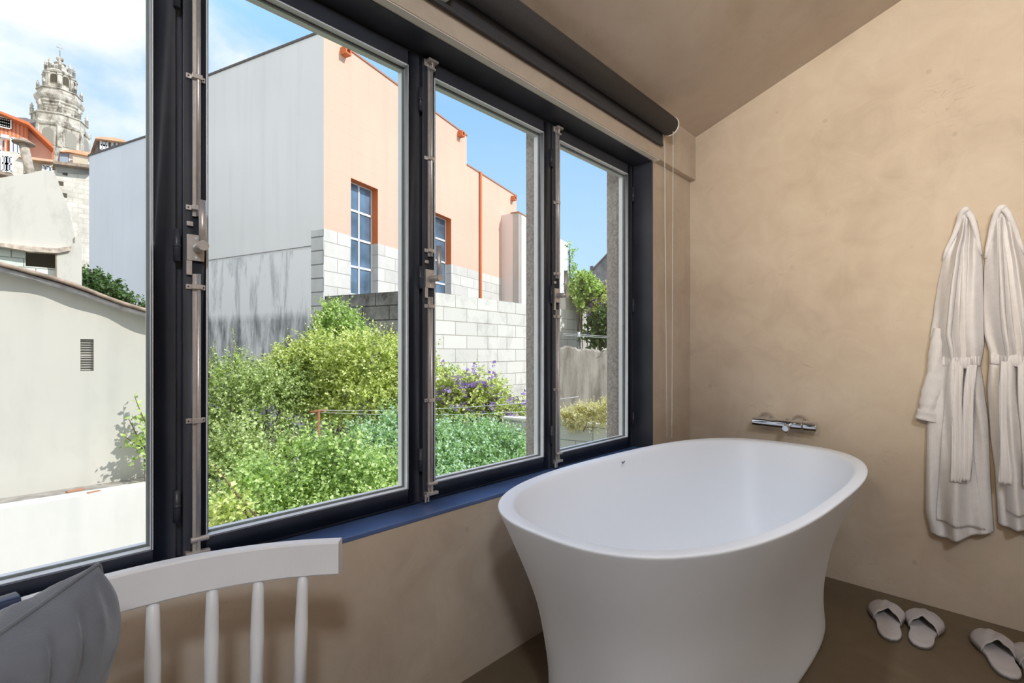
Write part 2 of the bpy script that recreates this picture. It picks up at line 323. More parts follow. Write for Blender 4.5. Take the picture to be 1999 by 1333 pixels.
# ------------------------------------------------------------------ sashes
SW, SZ0, SZ1 = .601, WZ0+.010, WZ1-.018
GX0, GX1, GZ0, GZ1 = .043, .562, .594, 1.850
def ringbox(m, x0, x1, z0, z1, w0, w1, w2, w3, ya, yb):   # rectangular ring: widths left,right,bottom,top
    m.box((x0, ya, z0), (x0+w0, yb, z1)); m.box((x1-w1, ya, z0), (x1, yb, z1))
    m.box((x0+w0, ya, z0), (x1-w1, yb, z0+w2)); m.box((x0+w0, ya, z1-w3), (x1-w1, yb, z1))
def make_sash():
    r = empty('window_1')
    m = MB(); ringbox(m, 0, SW, SZ0, SZ1, GX0, SW-GX1, GZ0-SZ0, SZ1-GZ1, 0, .042); m.build('sash_frame', M_FRAME, r, bevel=.002)
    m = MB(); ringbox(m, GX0, GX1, GZ0, GZ1, .004, .004, .004, .004, -.0015, .016); m.build('glazing_bead', M_BEAD, r, bevel=.001)
    m = MB(); ringbox(m, GX0+.001, GX1-.001, GZ0+.001, GZ1-.001, .008, .008, .007, .008, .019, .023); m.build('gasket', M_GASK, r)
    m = MB(); ringbox(m, GX0, GX1, GZ0, GZ1, .006, .006, .005, .006, .027, .047); m.build('outer_bead', M_BEAD, r)
    m = MB(); m.box((GX0+.002, .0235, GZ0+.002), (GX1-.002, .0265, GZ1-.002)); m.build('glass_pane', M_GLASS, r)
    for zm in (1.225, .675, 1.76):
        m = MB(); m.tube([(SW+.001, -.004, zm-.034), (SW+.001, -.004, zm+.034)], .0065, 12); m.tube([(SW+.001, -.004, zm-.003), (SW+.001, -.004, zm+.003)], .0074, 12)
        m.build('hinge', M_FRAME, r)
    # espagnolette gear on the left stile
    g = .024
    for za, zb in ((.572, 1.168), (1.292, 1.876)):
        m = MB(); m.box((g-.0075, -.006, za), (g-.0005, -.0005, zb)); m.tube([(g+.003, -.008, za), (g+.003, -.008, zb)], .0045, 12)
        m.build('rod', M_NICK, r)
    for zm in (1.592, 1.310, 1.140, .852):
        m = MB(); m.box((g-.019, -.0035, zm-.0055), (g+.017, -.0002, zm+.0055)); m.box((g-.010, -.0145, zm-.0052), (g+.010, -.0035, zm+.0052))
        c = m.build('rod_clip', M_NICK, r, bevel=.001)
        m = MB()
        for sx_ in (-.0145, .0135): m.tube([(g+sx_, -.0042, zm), (g+sx_, -.0030, zm)], .0016, 8)
        m.build('screw', M_BLK, c)
    m = MB(); m.box((g-.018, -.008, 1.196), (g+.014, -.0002, 1.252)); m.box((g-.0185, -.006, 1.165), (g-.008, -.0002, 1.197)); m.box((g-.018, -.006, 1.270), (g-.006, -.0002, 1.280))
    hp = m.build('lock_plate', M_NICK, r, bevel=.001)
    m = MB()
    for zs in (1.244, 1.203): m.tube([(g-.002, -.0095, zs), (g-.002, -.0078, zs)], .0028, 10)
    m.build('screw', M_BEAD, hp)
    m = MB(); m.tube([(g+.002, -.006, 1.223), (g+.002, -.050, 1.223)], [.0105, .0085], 18)
    m.tube([(g+.002, -.050, 1.223), (g+.002, -.054, 1.223)], .0105, 18)
    m.tube([(g+.003, -.047, 1.215), (g+.001, -.047, 1.318)], .0070, 14)
    m.build('lever_handle', M_NICK, r)
    # keepers at the top and foot
    m = MB(); m.box((g-.020, -.004, 1.872), (g+.018, -.0002, 1.892)); m.box((g-.015, -.022, 1.884), (g+.020, -.004, 1.891)); m.box((g-.010, -.018, 1.862), (g+.013, -.004, 1.867)); m.tube([(g+.003, -.012, 1.862), (g+.003, -.012, 1.888)], .004, 10)
    m.build('keeper', M_NICK, r, bevel=.001)
    m = MB(); m.tube([(g-.012, -.010, .597), (g+.022, -.010, .597)], .006, 12); m.box((g-.012, -.016, .563), (g+.024, -.003, .572)); m.box((g-.022, -.018, .560), (g-.012, -.001, .575))
    m.tube([(g-.022, -.012, .545), (g-.022, -.012, .568)], .0035, 8); m.tube([(g-.012, -.012, .545), (g-.012, -.012, .568)], .0035, 8); m.tube([(g+.003, -.010, .570), (g+.003, -.010, .597)], .004, 8)
    m.build('keeper', M_NICK, r, bevel=.001)
    return r
LABS = ['leftmost window sash, looking on the cream shed and stone tower',
        'second window sash, in front of the white building corner and shrubs',
        'third window sash, in front of the pale block wall and purple flowers',
        'rightmost window sash, beside the blind chain']
sash = make_sash()
for i, x in enumerate(SX):
    o = sash if i == 0 else copy_tree(sash)
    o.name = 'window_%d' % (i+1); o.location = (x, YS, 0); struct(o, LABS[i], 'window')
# stone posts outside, seen through the panes
def stonepost(x0, x1, label):
    m = MB(); m.box((x0, YS+.074, WZ0-.3), (x1, YO+.03, WZ1+.2))
    tag(m.build('stone_post', MATS['granite'], bevel=.004), label, 'post', kind='structure')
plain('granite', (.36, .33, .30), rough=.85, noise=.28, nscale=90, bump=.4, bscale=150)
m = MB(); m.box((1.436, YO+.001, WZ0-.35), (1.50, YO+.045, WZ1+.25)); tag(m.build('trim_5', MATS['granite'], bevel=.003), 'granite post outside the third sash', 'post', kind='structure')
m = MB(); m.box((2.082, YO+.001, WZ0-.35), (2.16, YO+.085, WZ1+.25)); tag(m.build('trim_6', MATS['granite'], bevel=.003), 'granite reveal outside the rightmost sash', 'post', kind='structure')

# ------------------------------------------------------------------ bathtub
def supel(a, b, n, t):
    c, s = math.cos(t), math.sin(t)
    return a*math.copysign(abs(c)**(2/n), c), b*math.copysign(abs(s)**(2/n), s)
TC = (1.583, .660); TR = -.045
RA, RB, RN = .79, .385, 2.75
def tubring(a, b, n, z, K=96, dx=0):
    out = []
    # even spacing by resampling
    T = [2*PI*k/720 for k in range(720)]; P = [supel(a, b, n, t) for t in T]+[supel(a, b, n, 0)]
    L = [0]
    for i in range(720): L.append(L[-1]+math.hypot(P[i+1][0]-P[i][0], P[i+1][1]-P[i][1]))
    j = 0
    for k in range(K):
        d = L[-1]*k/K
        while L[j+1] < d: j += 1
        f = (d-L[j])/(L[j+1]-L[j]); out.append((P[j][0]*(1-f)+P[j+1][0]*f+dx, P[j][1]*(1-f)+P[j+1][1]*f, z))
    return out
TH_ = .60
rootT = tag(empty('bathtub', (TC[0], TC[1], 0), TR), 'white oval freestanding bathtub with thin rim and flared waist', 'bathtub')
rows = []
for z, ins in ((0, .125), (.004, .128), (.10, .136), (.18, .132), (.26, .120), (.34, .100), (.42, .073), (.50, .041), (.56, .016), (.592, .002), (.598, .0), (.601, .003)):
    rows.append(tubring(RA-ins*1.05, RB-ins, RN+(.35 if z < .3 else .2*(1-z/.6)), z))
for ins, z in ((.010, .602), (.030, .600), (.036, .596), (.042, .585), (.052, .55), (.075, .46), (.105, .34), (.14, .24), (.19, .18), (.25, .155), (.32, .150), (.36, .1495)):
    rows.append(tubring(max(.05, RA-ins*1.25), max(.02, RB-ins), RN if z > .3 else RN-.3, z))
m = MB(); m.grid(rows, closed_u=True); m.add(rows[0], [tuple(range(96))]); m.add(rows[-1], [tuple(range(96))])
o = m.build('shell', M_TUB, rootT)
ss = o.modifiers.new('sub', 'SUBSURF'); ss.levels = 1; ss.render_levels = 2
m = MB(); m.lathe([(.0, 0), (.032, 0), (.034, .002), (.030, .004), (.0, .004)], Matrix.Translation((-.15, 0, .1500)), 24); m.build('drain', M_CHROME, rootT)
# small grey maker's mark inside the far rim
Rt = Matrix.Rotation(-TR, 4, 'Z')
pl = Rt@(onY(1217, 903, .990)-Vector((TC[0], TC[1], 0)))
m = MB(); q = .0012
def bar(x0, z0, x1, z1, w):
    m.box((0, 0, 0), (1, 1, 1), Matrix.Translation((pl.x+x0, pl.y-.001, pl.z+z0))@Matrix.Rotation(-math.atan2(z1-z0, x1-x0), 4, 'Y')@Matrix.Diagonal((math.hypot(x1-x0, z1-z0), .004, w, 1)))
bar(-.008, .004, -.002, -.003, .0022); bar(-.002, -.003, .010, .003, .0028)
M_MARK = plain('grey_print', (.12, .12, .13), rough=.5)
m.build('maker_mark', M_MARK, rootT)

# ------------------------------------------------------------------ bath mixer
FY0, FY1, FZ, FX = .528, .792, .672, 2.435
rm = tag(empty('bath_mixer_tap', (XR, (FY0+FY1)/2, FZ)), 'chrome bar mixer tap mounted on the wall above the bathtub', 'tap')
D = lambda x, y, z: (x-XR, y-(FY0+FY1)/2, z-FZ)
m = MB(); m.tube([D(FX, FY0+.055, FZ), D(FX, FY1, FZ)], .0205, 28); m.build('bar_body', M_CHROME, rm, bevel=.003)
m = MB(); m.tube([D(FX, FY0, FZ), D(FX, FY0+.052, FZ)], .0215, 28); m.build('temperature_knob', M_CHROME, rm, bevel=.003)
for y in (.752, .610):
    m = MB(); Mx = Matrix.Translation(D(XR, y, FZ+.004))@Matrix.Rotation(-PI/2, 4, 'Y')
    m.lathe([(.036, 0), (.037, .010), (.033, .022), (.022, .026), (.019, .032), (.019, .07)], Mx, 28); m.build('wall_flange', M_CHROME, rm)
m = MB(); m.tube([D(FX, .643, FZ+.026), D(FX, .643, FZ-.014)], [.010, .012], 16); m.tube([D(FX-.012, .640, FZ-.005), D(FX-.045, .640, FZ-.012)], [.014, .013], 20); m.tube([D(FX-.035, .640, FZ-.008), D(FX-.038, .640, FZ-.032)], .006, 12)
m.build('spout', M_CHROME, rm)
m = MB(); m.tube([D(FX-.045, .640, FZ-.012), D(FX-.053, .640, FZ-.014)], .012, 20); m.tube([D(FX-.020, .625, FZ+.006), D(FX-.05, .600, FZ+.012)], .004, 10); m.build('diverter', M_CHROME, rm)

# ------------------------------------------------------------------ roller blind
BX1 = 2.115; BX0 = -1.0
rb = tag(empty('roller_blind', (0, BY, 2.0)), 'charcoal roller blind rolled up on the beam above the window', 'blind')
bm_ = lambda x, y, z: (x, y-BY, z-2.0)
m = MB(); m.tube([bm_(BX0, 1.052, 2.052), bm_(BX1, 1.052, 2.052)], .041, 36); m.build('cloth_roll', M_BLIND, rb)
m = MB(); m.box(bm_(BX0, 1.088, 1.975), bm_(BX1, 1.0915, 2.052)); m.build('hanging_cloth', M_BLIND, rb)
m = MB(); m.box(bm_(BX0, 1.084, 1.968), bm_(BX1, 1.0945, 1.982)); m.build('bottom_bar', M_BLIND, rb, bevel=.002)
m = MB(); m.lathe([(.043, 0), (.044, .004), (.040, .012), (.02, .013)], Matrix.Translation(bm_(BX1, 1.052, 2.052))@Matrix.Rotation(PI/2, 4, 'Y'), 32); m.box(bm_(BX1, 1.060, 2.045), bm_(BX1+.010, BY, 2.09)); m.build('end_bracket', M_WPL, rb)
m = MB(); q = onY(886, 12, 1.045); m.box(bm_(q.x-.010, 1.060, 1.985), bm_(q.x+.004, BY, 2.02)); m.box(bm_(q.x-.006, 1.050, 2.003), bm_(q.x+.002, 1.06, 2.02)); m.build('cloth_clip', M_WPL, rb)
q1 = onY(1301, 280, 1.080); q2 = onY(1318.5, 262, 1.020)
bot = onY(1308, 862, 1.06)
m = MB(); m.tube([bm_(q1.x+.002, 1.090, 2.045), bm_(q1.x+.002, 1.088, 1.6), bm_(bot.x, 1.075, .60)], .0017, 6); m.build('cord', M_WPL, rb)
m = MB(); top = Vector(bm_(q2.x-.002, 1.030, 2.03)); bt = Vector(bm_(bot.x+.002, 1.052, .60)); K = 170
m.tube([top, bt], .0007, 5)
for k in range(K):
    p = top.lerp(bt, k/(K-1)); m.lathe([(.0003, -.0026), (.0027, 0), (.0003, .0026)], Matrix.Translation(p), 6)
m.build('bead_chain', M_WPL, rb)

# ------------------------------------------------------------------ chair
RC = Vector((.09, .484)); RR = .478; RT = .024
def arc(a, r=RR): return (RC.x+r*math.sin(a), RC.y+r*math.cos(a))
rc = tag(empty('spindle_chair', (.09, .60, 0)), 'white painted spindle-back chair with curved top rail under the window', 'chair')
lc = lambda p: (p[0]-.09, p[1]-.60, p[2])
m = MB(); AE = math.radians(41.5); K = 40; rowsr = []
for k in range(K+1):
    a = -AE+2*AE*k/K; e = abs(a)/AE; h0, h1 = .597-.0*e, .657
    ri, ro = RR-RT/2, RR+RT/2
    prof = [(ri, h0+.003), (ri, h1-.003), (ri+.003, h1), (ro-.003, h1), (ro, h1-.003), (ro, h0+.003), (ro-.003, h0), (ri+.003, h0)]
    rowsr.append([lc((*arc(a, r), z)) for r, z in prof])
m.grid(rowsr, closed_u=True, smooth=True); m.add(rowsr[0], [tuple(range(8))]); m.add(rowsr[-1], [tuple(range(8))])
o = m.build('top_rail', M_WOOD, rc)
md = o.modifiers.new('es', 'EDGE_SPLIT'); md.split_angle = math.radians(40)
def ang(px):
    lo, hi = -1.2, 1.2
    for _ in range(50):
        mid = (lo+hi)/2; x, y = arc(mid); pp = CX+FPX*(x*ST-y*CT)/(x*CT+y*ST)
        if pp < px: lo = mid
        else: hi = mid
    return lo
for a in [ang(p) for p in (592, 505, 415, 299)]+[-.12, -.30, -.48, -.63]:
    x, y = arc(a); x2, y2 = arc(a*.98, RR-.004)
    m = MB(); m.tube([lc((x, y, .604)), lc((x*.75+x2*.25, y*.75+y2*.25, .56)), lc(((x+x2)/2, (y+y2)/2, .50)), lc((x2, y2, .37))], [.0085, .0098, .0112, .0108], 16)
    m.build('spindle', M_WOOD, rc)
m = MB(); P = []
for z, k in ((.345, .94), (.350, .985), (.362, 1), (.374, 1), (.382, .98)):
    P.append([(.29*k*math.copysign(abs(math.cos(t))**.7, math.cos(t)), -.03+(.30*k)*math.copysign(abs(math.sin(t))**.7, math.sin(t))+.02, z) for t in [2*PI*i/48 for i in range(48)]])
# rounded seat, its back edge under the spindles
P = [[(x*1.1, y*1.2+.02, z) for x, y, z in row] for row in P]
m.grid(P, closed_u=True); m.add(P[0], [tuple(range(48))]); m.add(P[-1], [tuple(range(48))]); m.build('seat', M_WOOD, rc)
for sx_ in (-1, 1):
    for sy in (-1, 1):
        m = MB(); m.tube([(sx_*.20, -.0+sy*.22, .355), (sx_*.24, sy*.28, .2), (sx_*.27, sy*.32, 0)], [.018, .017, .011], 16); m.build('leg', M_WOOD, rc)
m = MB(); p0 = []
xs, ys = arc(-.235)
# navy strap round the rail
a0 = ang(13); xs, ys = arc(a0); K = 28; P = []
tang = Vector((math.cos(a0), -math.sin(a0), 0)); rad = Vector((math.sin(a0), math.cos(a0), 0))
for k in range(K):
    t = 2*PI*k/K; rr_ = .0185+.0; c_, s_ = math.cos(t), math.sin(t)
    uu = math.copysign(abs(c_)**.45, c_)*.0165; vv = math.copysign(abs(s_)**.45, s_)*.036
    row = []
    for w_, e_ in ((-.011, 1), (-.011, 1.10), (.011, 1.10), (.011, 1)):
        p = Vector((xs, ys, .628))+rad*uu*e_+Vector((0, 0, 1))*vv*e_+tang*w_; row.append(p)
    P.append(row)
P.append(P[0]); m = MB(); m.grid([[tuple(q_) for q_ in r_] for r_ in P], closed_u=True)
tag(m.build('leather_strap', M_NAVY, bevel=.001), 'navy leather strap wrapped around the white chair rail', 'strap')

# ------------------------------------------------------------------ cushion
A = at(192, 1101, .62); Bc = at(128, 1405, .60); ed_ = Vector((-.8, -.6, -.22))*.36; Dc = A+ed_; Cc = Bc+ed_
nrm = (Dc-A).cross(Bc-A).normalized()
if nrm.y > 0: nrm = -nrm
CU = 1
cen = (A+Bc+Cc+Dc)/4
rq = tag(empty('cushion', cen), 'plump grey velvet cushion leaning on the white chair back', 'cushion')
def cushpt(u, v, side):      # u,v in -1..1
    pin = .05
    uu = u*(1+.11*(1-v*v)); vv = v*(1-pin*1.3*(1-u*u))
    a_, b_ = (uu+1)/2, (vv+1)/2
    p = (Bc*(1-a_)+Cc*a_)*(1-b_)+(A*(1-a_)+Dc*a_)*b_
    e = max(0, (1-u**2))**.5*max(0, (1-v**2))**.5
    th = .084*e**.62*(1-.45*math.exp(-((1+u)**2+(1-v)**2)/.10))
    edge = max(abs(u), abs(v))
    wr = .0085*math.exp(-((1-v)/.55)**2)*math.sin(u*23+2.2*math.sin(v*3+u*4)+v*3)*min(1, e*1.6)
    wr += .0015*math.sin(u*7+v*9)*e
    return p+nrm*side*(th+wr)-cen
m = MB(); G = 72
for side in (1, -1):
    m.grid([[tuple(cushpt(-1+2*i/G, -1+2*j/G, side)) for i in range(G+1)] for j in range(G+1)])
m.build('cover', M_CUSH, rq)
bd = [(-1+2*i/30, -1) for i in range(30)]+[(1, -1+2*i/30) for i in range(30)]+[(1-2*i/30, 1) for i in range(30)]+[(-1, 1-2*i/30) for i in range(31)]
m = MB(); m.tube([cushpt(u, v, 0) for u, v in bd], .0032, 8, cap=False); m.build('piping', M_CUSH, rq)

# ------------------------------------------------------------------ slippers
def make_slipper():
    r = empty('slipper')
    L, K = .285, 40
    def half(t, s):      # half width along length, asymmetrical
        w = .037+.016*math.sin(PI*min(1, max(0, (t-.30)/.75)))**1.0 if t > .3 else .037
        w = .036+.019*math.exp(-((t-.70)/.24)**2)-.004*math.exp(-((t-.38)/.12)**2)
        cap_ = math.sqrt(max(0, 1-abs((t-.5)/.5)**4.5))
        return w*cap_
    def outline(k=1.0):
        o_ = []
        for i in range(K): t = i/(K-1); o_.append((L*(t-.5)*k, half(t, 1)*k))
        for i in range(K-2, 0, -1): t = i/(K-1); o_.append((L*(t-.5)*k, -half(t, 1)*k*(1.0-.12*math.exp(-((t-.5)/.2)**2))))
        return o_
    def slab(m_, k0, zs):
        P_ = [[(x, y, z) for x, y in outline(k)] for k, z in zs]
        m_.grid(P_, closed_u=True); m_.add(P_[0], [tuple(range(len(P_[0])))]); m_.add(P_[-1], [tuple(range(len(P_[0])))])
    m_ = MB(); slab(m_, 1, ((.97, 0), (1, .002), (1, .006))); m_.build('sole', M_SOLE, r)
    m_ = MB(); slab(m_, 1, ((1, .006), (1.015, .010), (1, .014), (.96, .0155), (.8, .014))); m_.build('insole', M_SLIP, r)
    # closed toe upper with a V opening
    m_ = MB(); P_ = []; S = 24; R_ = 22
    for i in range(R_+1):
        row = []
        for j in range(S+1):
            q_ = -1+2*j/S
            ts = .50+.10*(1-abs(q_))**1.0*-.0+.05*abs(q_)*0-(.06*abs(q_))+.055*(1-min(1, abs(q_)*2.2))
            t = ts+(1-ts)*i/R_
            w = half(min(t, .9999), 1)*1.03
            hgt = .046*math.sqrt(max(0, 1-q_*q_))*(1-((t-.45)/.56)**3*.75 if t > .45 else 1)*min(1, math.sqrt(max(0, (1-t)/.10)))
            cr_ = .003*math.sin(q_*9+t*16)*max(0, 1-abs(q_))
            row.append((L*(t-.5), w*q_*(1 if q_ > 0 else (1.0-.12*math.exp(-((t-.5)/.2)**2))), .010+max(0, hgt*.78+cr_*min(1, (1-t)*6))))
        P_.append(row)
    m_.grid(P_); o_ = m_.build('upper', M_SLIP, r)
    sd = o_.modifiers.new('solid', 'SOLIDIFY'); sd.thickness = .004; sd.offset = 1
    return r
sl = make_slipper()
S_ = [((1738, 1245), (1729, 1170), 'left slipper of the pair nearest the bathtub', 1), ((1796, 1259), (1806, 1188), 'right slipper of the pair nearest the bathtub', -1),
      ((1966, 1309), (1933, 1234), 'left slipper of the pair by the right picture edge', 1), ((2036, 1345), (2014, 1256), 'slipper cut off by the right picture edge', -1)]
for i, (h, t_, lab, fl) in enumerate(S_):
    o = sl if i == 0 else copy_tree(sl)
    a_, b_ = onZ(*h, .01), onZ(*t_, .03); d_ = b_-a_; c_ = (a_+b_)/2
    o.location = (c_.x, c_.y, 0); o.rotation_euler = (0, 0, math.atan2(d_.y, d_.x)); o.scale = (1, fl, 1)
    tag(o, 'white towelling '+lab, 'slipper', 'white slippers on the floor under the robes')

# ------------------------------------------------------------------ robes
def interp(tab, z):
    if z >= tab[0][0]: return tab[0][1]
    for (z0, v0), (z1, v1) in zip(tab, tab[1:]):
        if z >= z1:
            f = (z-z0)/(z1-z0); f = f*f*(3-2*f)*.4+f*.6
            return v0+(v1-v0)*f
    return tab[-1][1]
XF = 2.43
def robe(name, label, left, right, waist, seed, belt_x, tails, sleeve=None, folds=7):
    rnd = random.Random(seed)
    yz = lambda px, py: (onX(px, py, XF).y, onX(px, py, XF).z)
    Lz = sorted([(onX(p, q_, XF).z, onX(p, q_, XF).y) for p, q_ in left], reverse=True)
    Rz = sorted([(onX(p, q_, XF).z, onX(p, q_, XF).y) for p, q_ in right], reverse=True)
    ztop = max(Lz[0][0], Rz[0][0]); zbL, zbR = Lz[-1][0], Rz[-1][0]
    ymid = (Lz[0][1]+Rz[0][1])/2
    r = tag(empty(name, (XR, ymid, ztop)), label, 'bathrobe')
    loc = lambda x, y, z: (x-XR, y-ymid, z-ztop)
    zw = onX(1900, waist, XF).z
    phs = [rnd.uniform(0, 6.28) for _ in range(4)]
    def surf(s, z, extra=0):
        yl, yr = interp(Lz, z), interp(Rz, z)
        y = yl+(yr-yl)*s
        H = (ztop-z)
        dep = .040+.060*min(1, H/.35)
        pinch = math.exp(-((z-zw)/.035)**2)
        dep = dep-.012*pinch
        prof = max(0, math.sin(PI*s))**.42
        ssz = s+.05*math.sin(z*4.3+phs[0])+.06*math.sin(s*5+phs[3])
        f = (math.sin(ssz*folds*PI*2+phs[1]+.8*math.sin(z*5+phs[2]))*.5+.5)
        f = f**1.25
        f2 = math.sin(ssz*folds*2.3*PI+phs[3]+z*5+2*math.sin(z*8))*.5+.5
        amp = .052*min(1, H/.10)*(1 if z > zw else 1.0)*(.65+.35*math.sin(s*8+z*6+phs[1])**2)
        d_ = dep*prof-(amp*(1-f)+.0025*f2)*min(1, prof*1.2)*.9
        return Vector((XR-.004-max(.001, d_+extra*prof), y, z))
    def body(zfun_top, zfun_bot, nm, mat_, R_=90, S=110, extra=0):
        m_ = MB(); P_ = []
        for i in range(R_+1):
            row = []
            for j in range(S+1):
                s = j/S; za, zb_ = zfun_top(s), zfun_bot(s); z = za+(zb_-za)*i/R_
                row.append(loc(*surf(s, z, extra)))
            P_.append(row)
        m_.grid(P_); o_ = m_.build(nm, mat_, r)
        sd = o_.modifiers.new('solid', 'SOLIDIFY'); sd.thickness = .003; sd.offset = -1
        return o_
    topf = lambda s: ztop-.045*abs(2*s-1)**2.4
    # upper body bloused over the belt, skirt below with two overlapping fronts
    body(topf, lambda s: zw+.004*math.sin(s*23)-.004, 'upper_body', M_ROBE, extra=.004)
    hem = lambda s: zbL+(zbR-zbL)*s+.012*math.sin(s*5+seed)
    body(lambda s: zw+.015, hem, 'skirt', M_ROBE)
    # overlapping front panel edge of the skirt
    m_ = MB(); P_ = []
    for i in range(61):
        t = i/60; z = zw+.0-(zw-(hem(.5)+.05))*t; row = []
        s0 = .34-.16*t; s1 = .62+.26*t
        for j in range(31):
            s = s0+(s1-s0)*j/30; v_ = surf(s, z, .010)
            row.append(loc(*v_))
        P_.append(row)
    m_.grid(P_); o_ = m_.build('front_panel', M_ROBE, r); sd = o_.modifiers.new('solid', 'SOLIDIFY'); sd.thickness = .004
    # rolled collar over the top
    m_ = MB(); pts = []; K = 26
    for k in range(K+1):
        t = k/K; s = .02+.96*t; z = topf(s)-.13*(abs(2*t-1)**3)
        v_ = surf(min(.97, max(.03, s)), z-.006, .006); pts.append(loc(v_.x-.004, v_.y, z+.002))
    m_.tube(pts, [.004+.007*max(0,math.sin(PI*k/K))**.5 for k in range(K+1)], 12); m_.build('rolled_collar', M_ROBE, r)
    # lapels falling from the collar
    for sgn in (-1, 1):
        m_ = MB(); P_ = []
        for i in range(50):
            t = i/49; z = ztop-.03-(ztop-.03-zw)*t; row = []
            for j in range(7):
                s = .5+sgn*(.02+.05*t)+sgn*(j/6)*(.10+.02*math.sin(t*PI)); v_ = surf(min(.97, max(.03, s)), z, .007)
                row.append(loc(v_.x-.004*math.sin(PI*j/6), v_.y, z))
            P_.append(row)
        m_.grid(P_); o_ = m_.build('lapel', M_ROBE, r); sd = o_.modifiers.new('solid', 'SOLIDIFY'); sd.thickness = .003
    # belt
    m_ = MB(); P_ = []
    for i in range(50):
        s = .02+.96*i/49; v_ = surf(s, zw, .0); sag = -.006*math.sin(PI*s); row = []
        for q_ in range(10):
            a = 2*PI*q_/10
            row.append(loc(v_.x-.006-.006*math.cos(a), v_.y, zw+sag+.019*math.sin(a)))
        P_.append(row)
    m_.grid(P_, closed_u=True); m_.build('belt', M_RIB, r)
    k = yz(belt_x, waist+4)
    m_ = MB(); v_ = surf(.5, zw); xk = v_.x-.016
    m_.lathe([(.001, -.024), (.012, -.020), (.019, -.008), (.020, .006), (.013, .018), (.001, .021)], Matrix.Translation(loc(xk, k[0], k[1]+.002))@Matrix.Diagonal((.55, 1, 1, 1)), 16)
    m_.build('belt_knot', M_RIB, r)
    for (x0, y0, x1, y1, w0, w1) in tails:
        m_ = MB(); P_ = []; a_ = Vector((0,)+yz(x0, y0)); b_ = Vector((0,)+yz(x1, y1))
        for i in range(40):
            t = i/39; c_ = a_.lerp(b_, t); ww = (w0+(w1-w0)*t)/2; row = []
            bulge = surf(.5, c_.z, 0).x
            for j in range(9):
                q_ = -1+2*j/8
                row.append(loc(min(bulge, xk+.004)-.012+.006*q_*q_-.003*math.sin(t*9)-.003*math.cos(q_*9), c_.y-ww*q_+.003*math.sin(t*6), c_.z))
            P_.append(row)
        m_.grid(P_); o_ = m_.build('belt_end', M_RIB, r); sd = o_.modifiers.new('solid', 'SOLIDIFY'); sd.thickness = .005
    if sleeve:
        m_ = MB(); P_ = []
        n_ = len(sleeve)
        for i in range(41):
            t = i/40*(n_-1); a = min(int(t), n_-2); f = t-a
            x_ = sleeve[a][0]*(1-f)+sleeve[a+1][0]*f; y_ = sleeve[a][1]*(1-f)+sleeve[a+1][1]*f; w_ = sleeve[a][2]*(1-f)+sleeve[a+1][2]*f
            cy, cz = yz(x_, y_); row = []
            for q_ in range(20):
                g_ = 2*PI*q_/20; rr_ = 1+.10*math.sin(g_*3+i*.35)+.05*math.sin(i*1.3)
                row.append(loc(XR-.035+.026*math.cos(g_)*rr_, cy+w_*math.sin(g_)*rr_, cz+.25*w_*math.sin(g_)))
            P_.append(row)
        m_.grid(P_, closed_u=True); m_.build('sleeve', M_ROBE, r)
        m_ = MB(); P2 = P_[-7:]; m_.grid([[(x*1.0+(x+.035)*.06, y*1.0+(y-sum(p_[1] for p_ in row)/20)*.08, z) for x, y, z in row] for row in P2], closed_u=True)
        o_ = m_.build('cuff', M_ROBE, r); sd = o_.modifiers.new('solid', 'SOLIDIFY'); sd.thickness = .004
    return r
robe('bathrobe', 'white terry bathrobe with its whole length in view, left of two on the wall',
     [(1871, 409), (1864, 424), (1857, 450), (1838, 500), (1826, 560), (1820, 600), (1812, 655), (1822, 690), (1824, 705), (1812, 760), (1806, 850), (1803, 1000), (1812, 1046)],
     [(1899, 409), (1908, 424), (1913, 455), (1919, 520), (1920, 600), (1922, 670), (1918, 700), (1914, 712), (1922, 760), (1930, 830), (1934, 930), (1938, 1000), (1942, 1052)],
     704, 3, 1884, [(1872, 705, 1866, 938, .030, .036), (1898, 712, 1882, 935, .030, .034)],
     [(1830, 640, .014), (1826, 690, .021), (1822, 740, .026), (1812, 790, .028), (1806, 822, .026)], folds=1.75)
robe('bathrobe', 'white terry bathrobe cut off by the right picture edge, right of two on the wall',
     [(1941, 405), (1933, 418), (1927, 445), (1920, 520), (1918, 600), (1920, 650), (1930, 690), (1930, 705), (1926, 760), (1932, 850), (1942, 930), (1948, 1022)],
     [(1974, 405), (1983, 418), (1992, 445), (2010, 520), (2022, 600), (2032, 660), (2030, 690), (2030, 705), (2034, 760), (2040, 850), (2046, 930), (2052, 1060)],
     700, 11, 1985, [(1966, 705, 1962, 943, .034, .040), (1998, 705, 2010, 950, .030, .036)], None, folds=2.1)
for px, lab in ((1886, 'small steel coat hook holding the left bathrobe'), (1957, 'small steel coat hook holding the right bathrobe')):
    q = onX(px, 412, XR); m = MB(); m.tube([(0, 0, 0), (-.030, 0, 0), (-.036, 0, .004)], .004, 10); m.lathe([(.0, 0), (.010, 0), (.010, .004), (0, .004)], Matrix.Rotation(-PI/2, 4, 'Y'), 16)
    tag(m.build('coat_hook', M_NICK, loc=(XR, q.y, q.z-.015)), lab, 'hook')

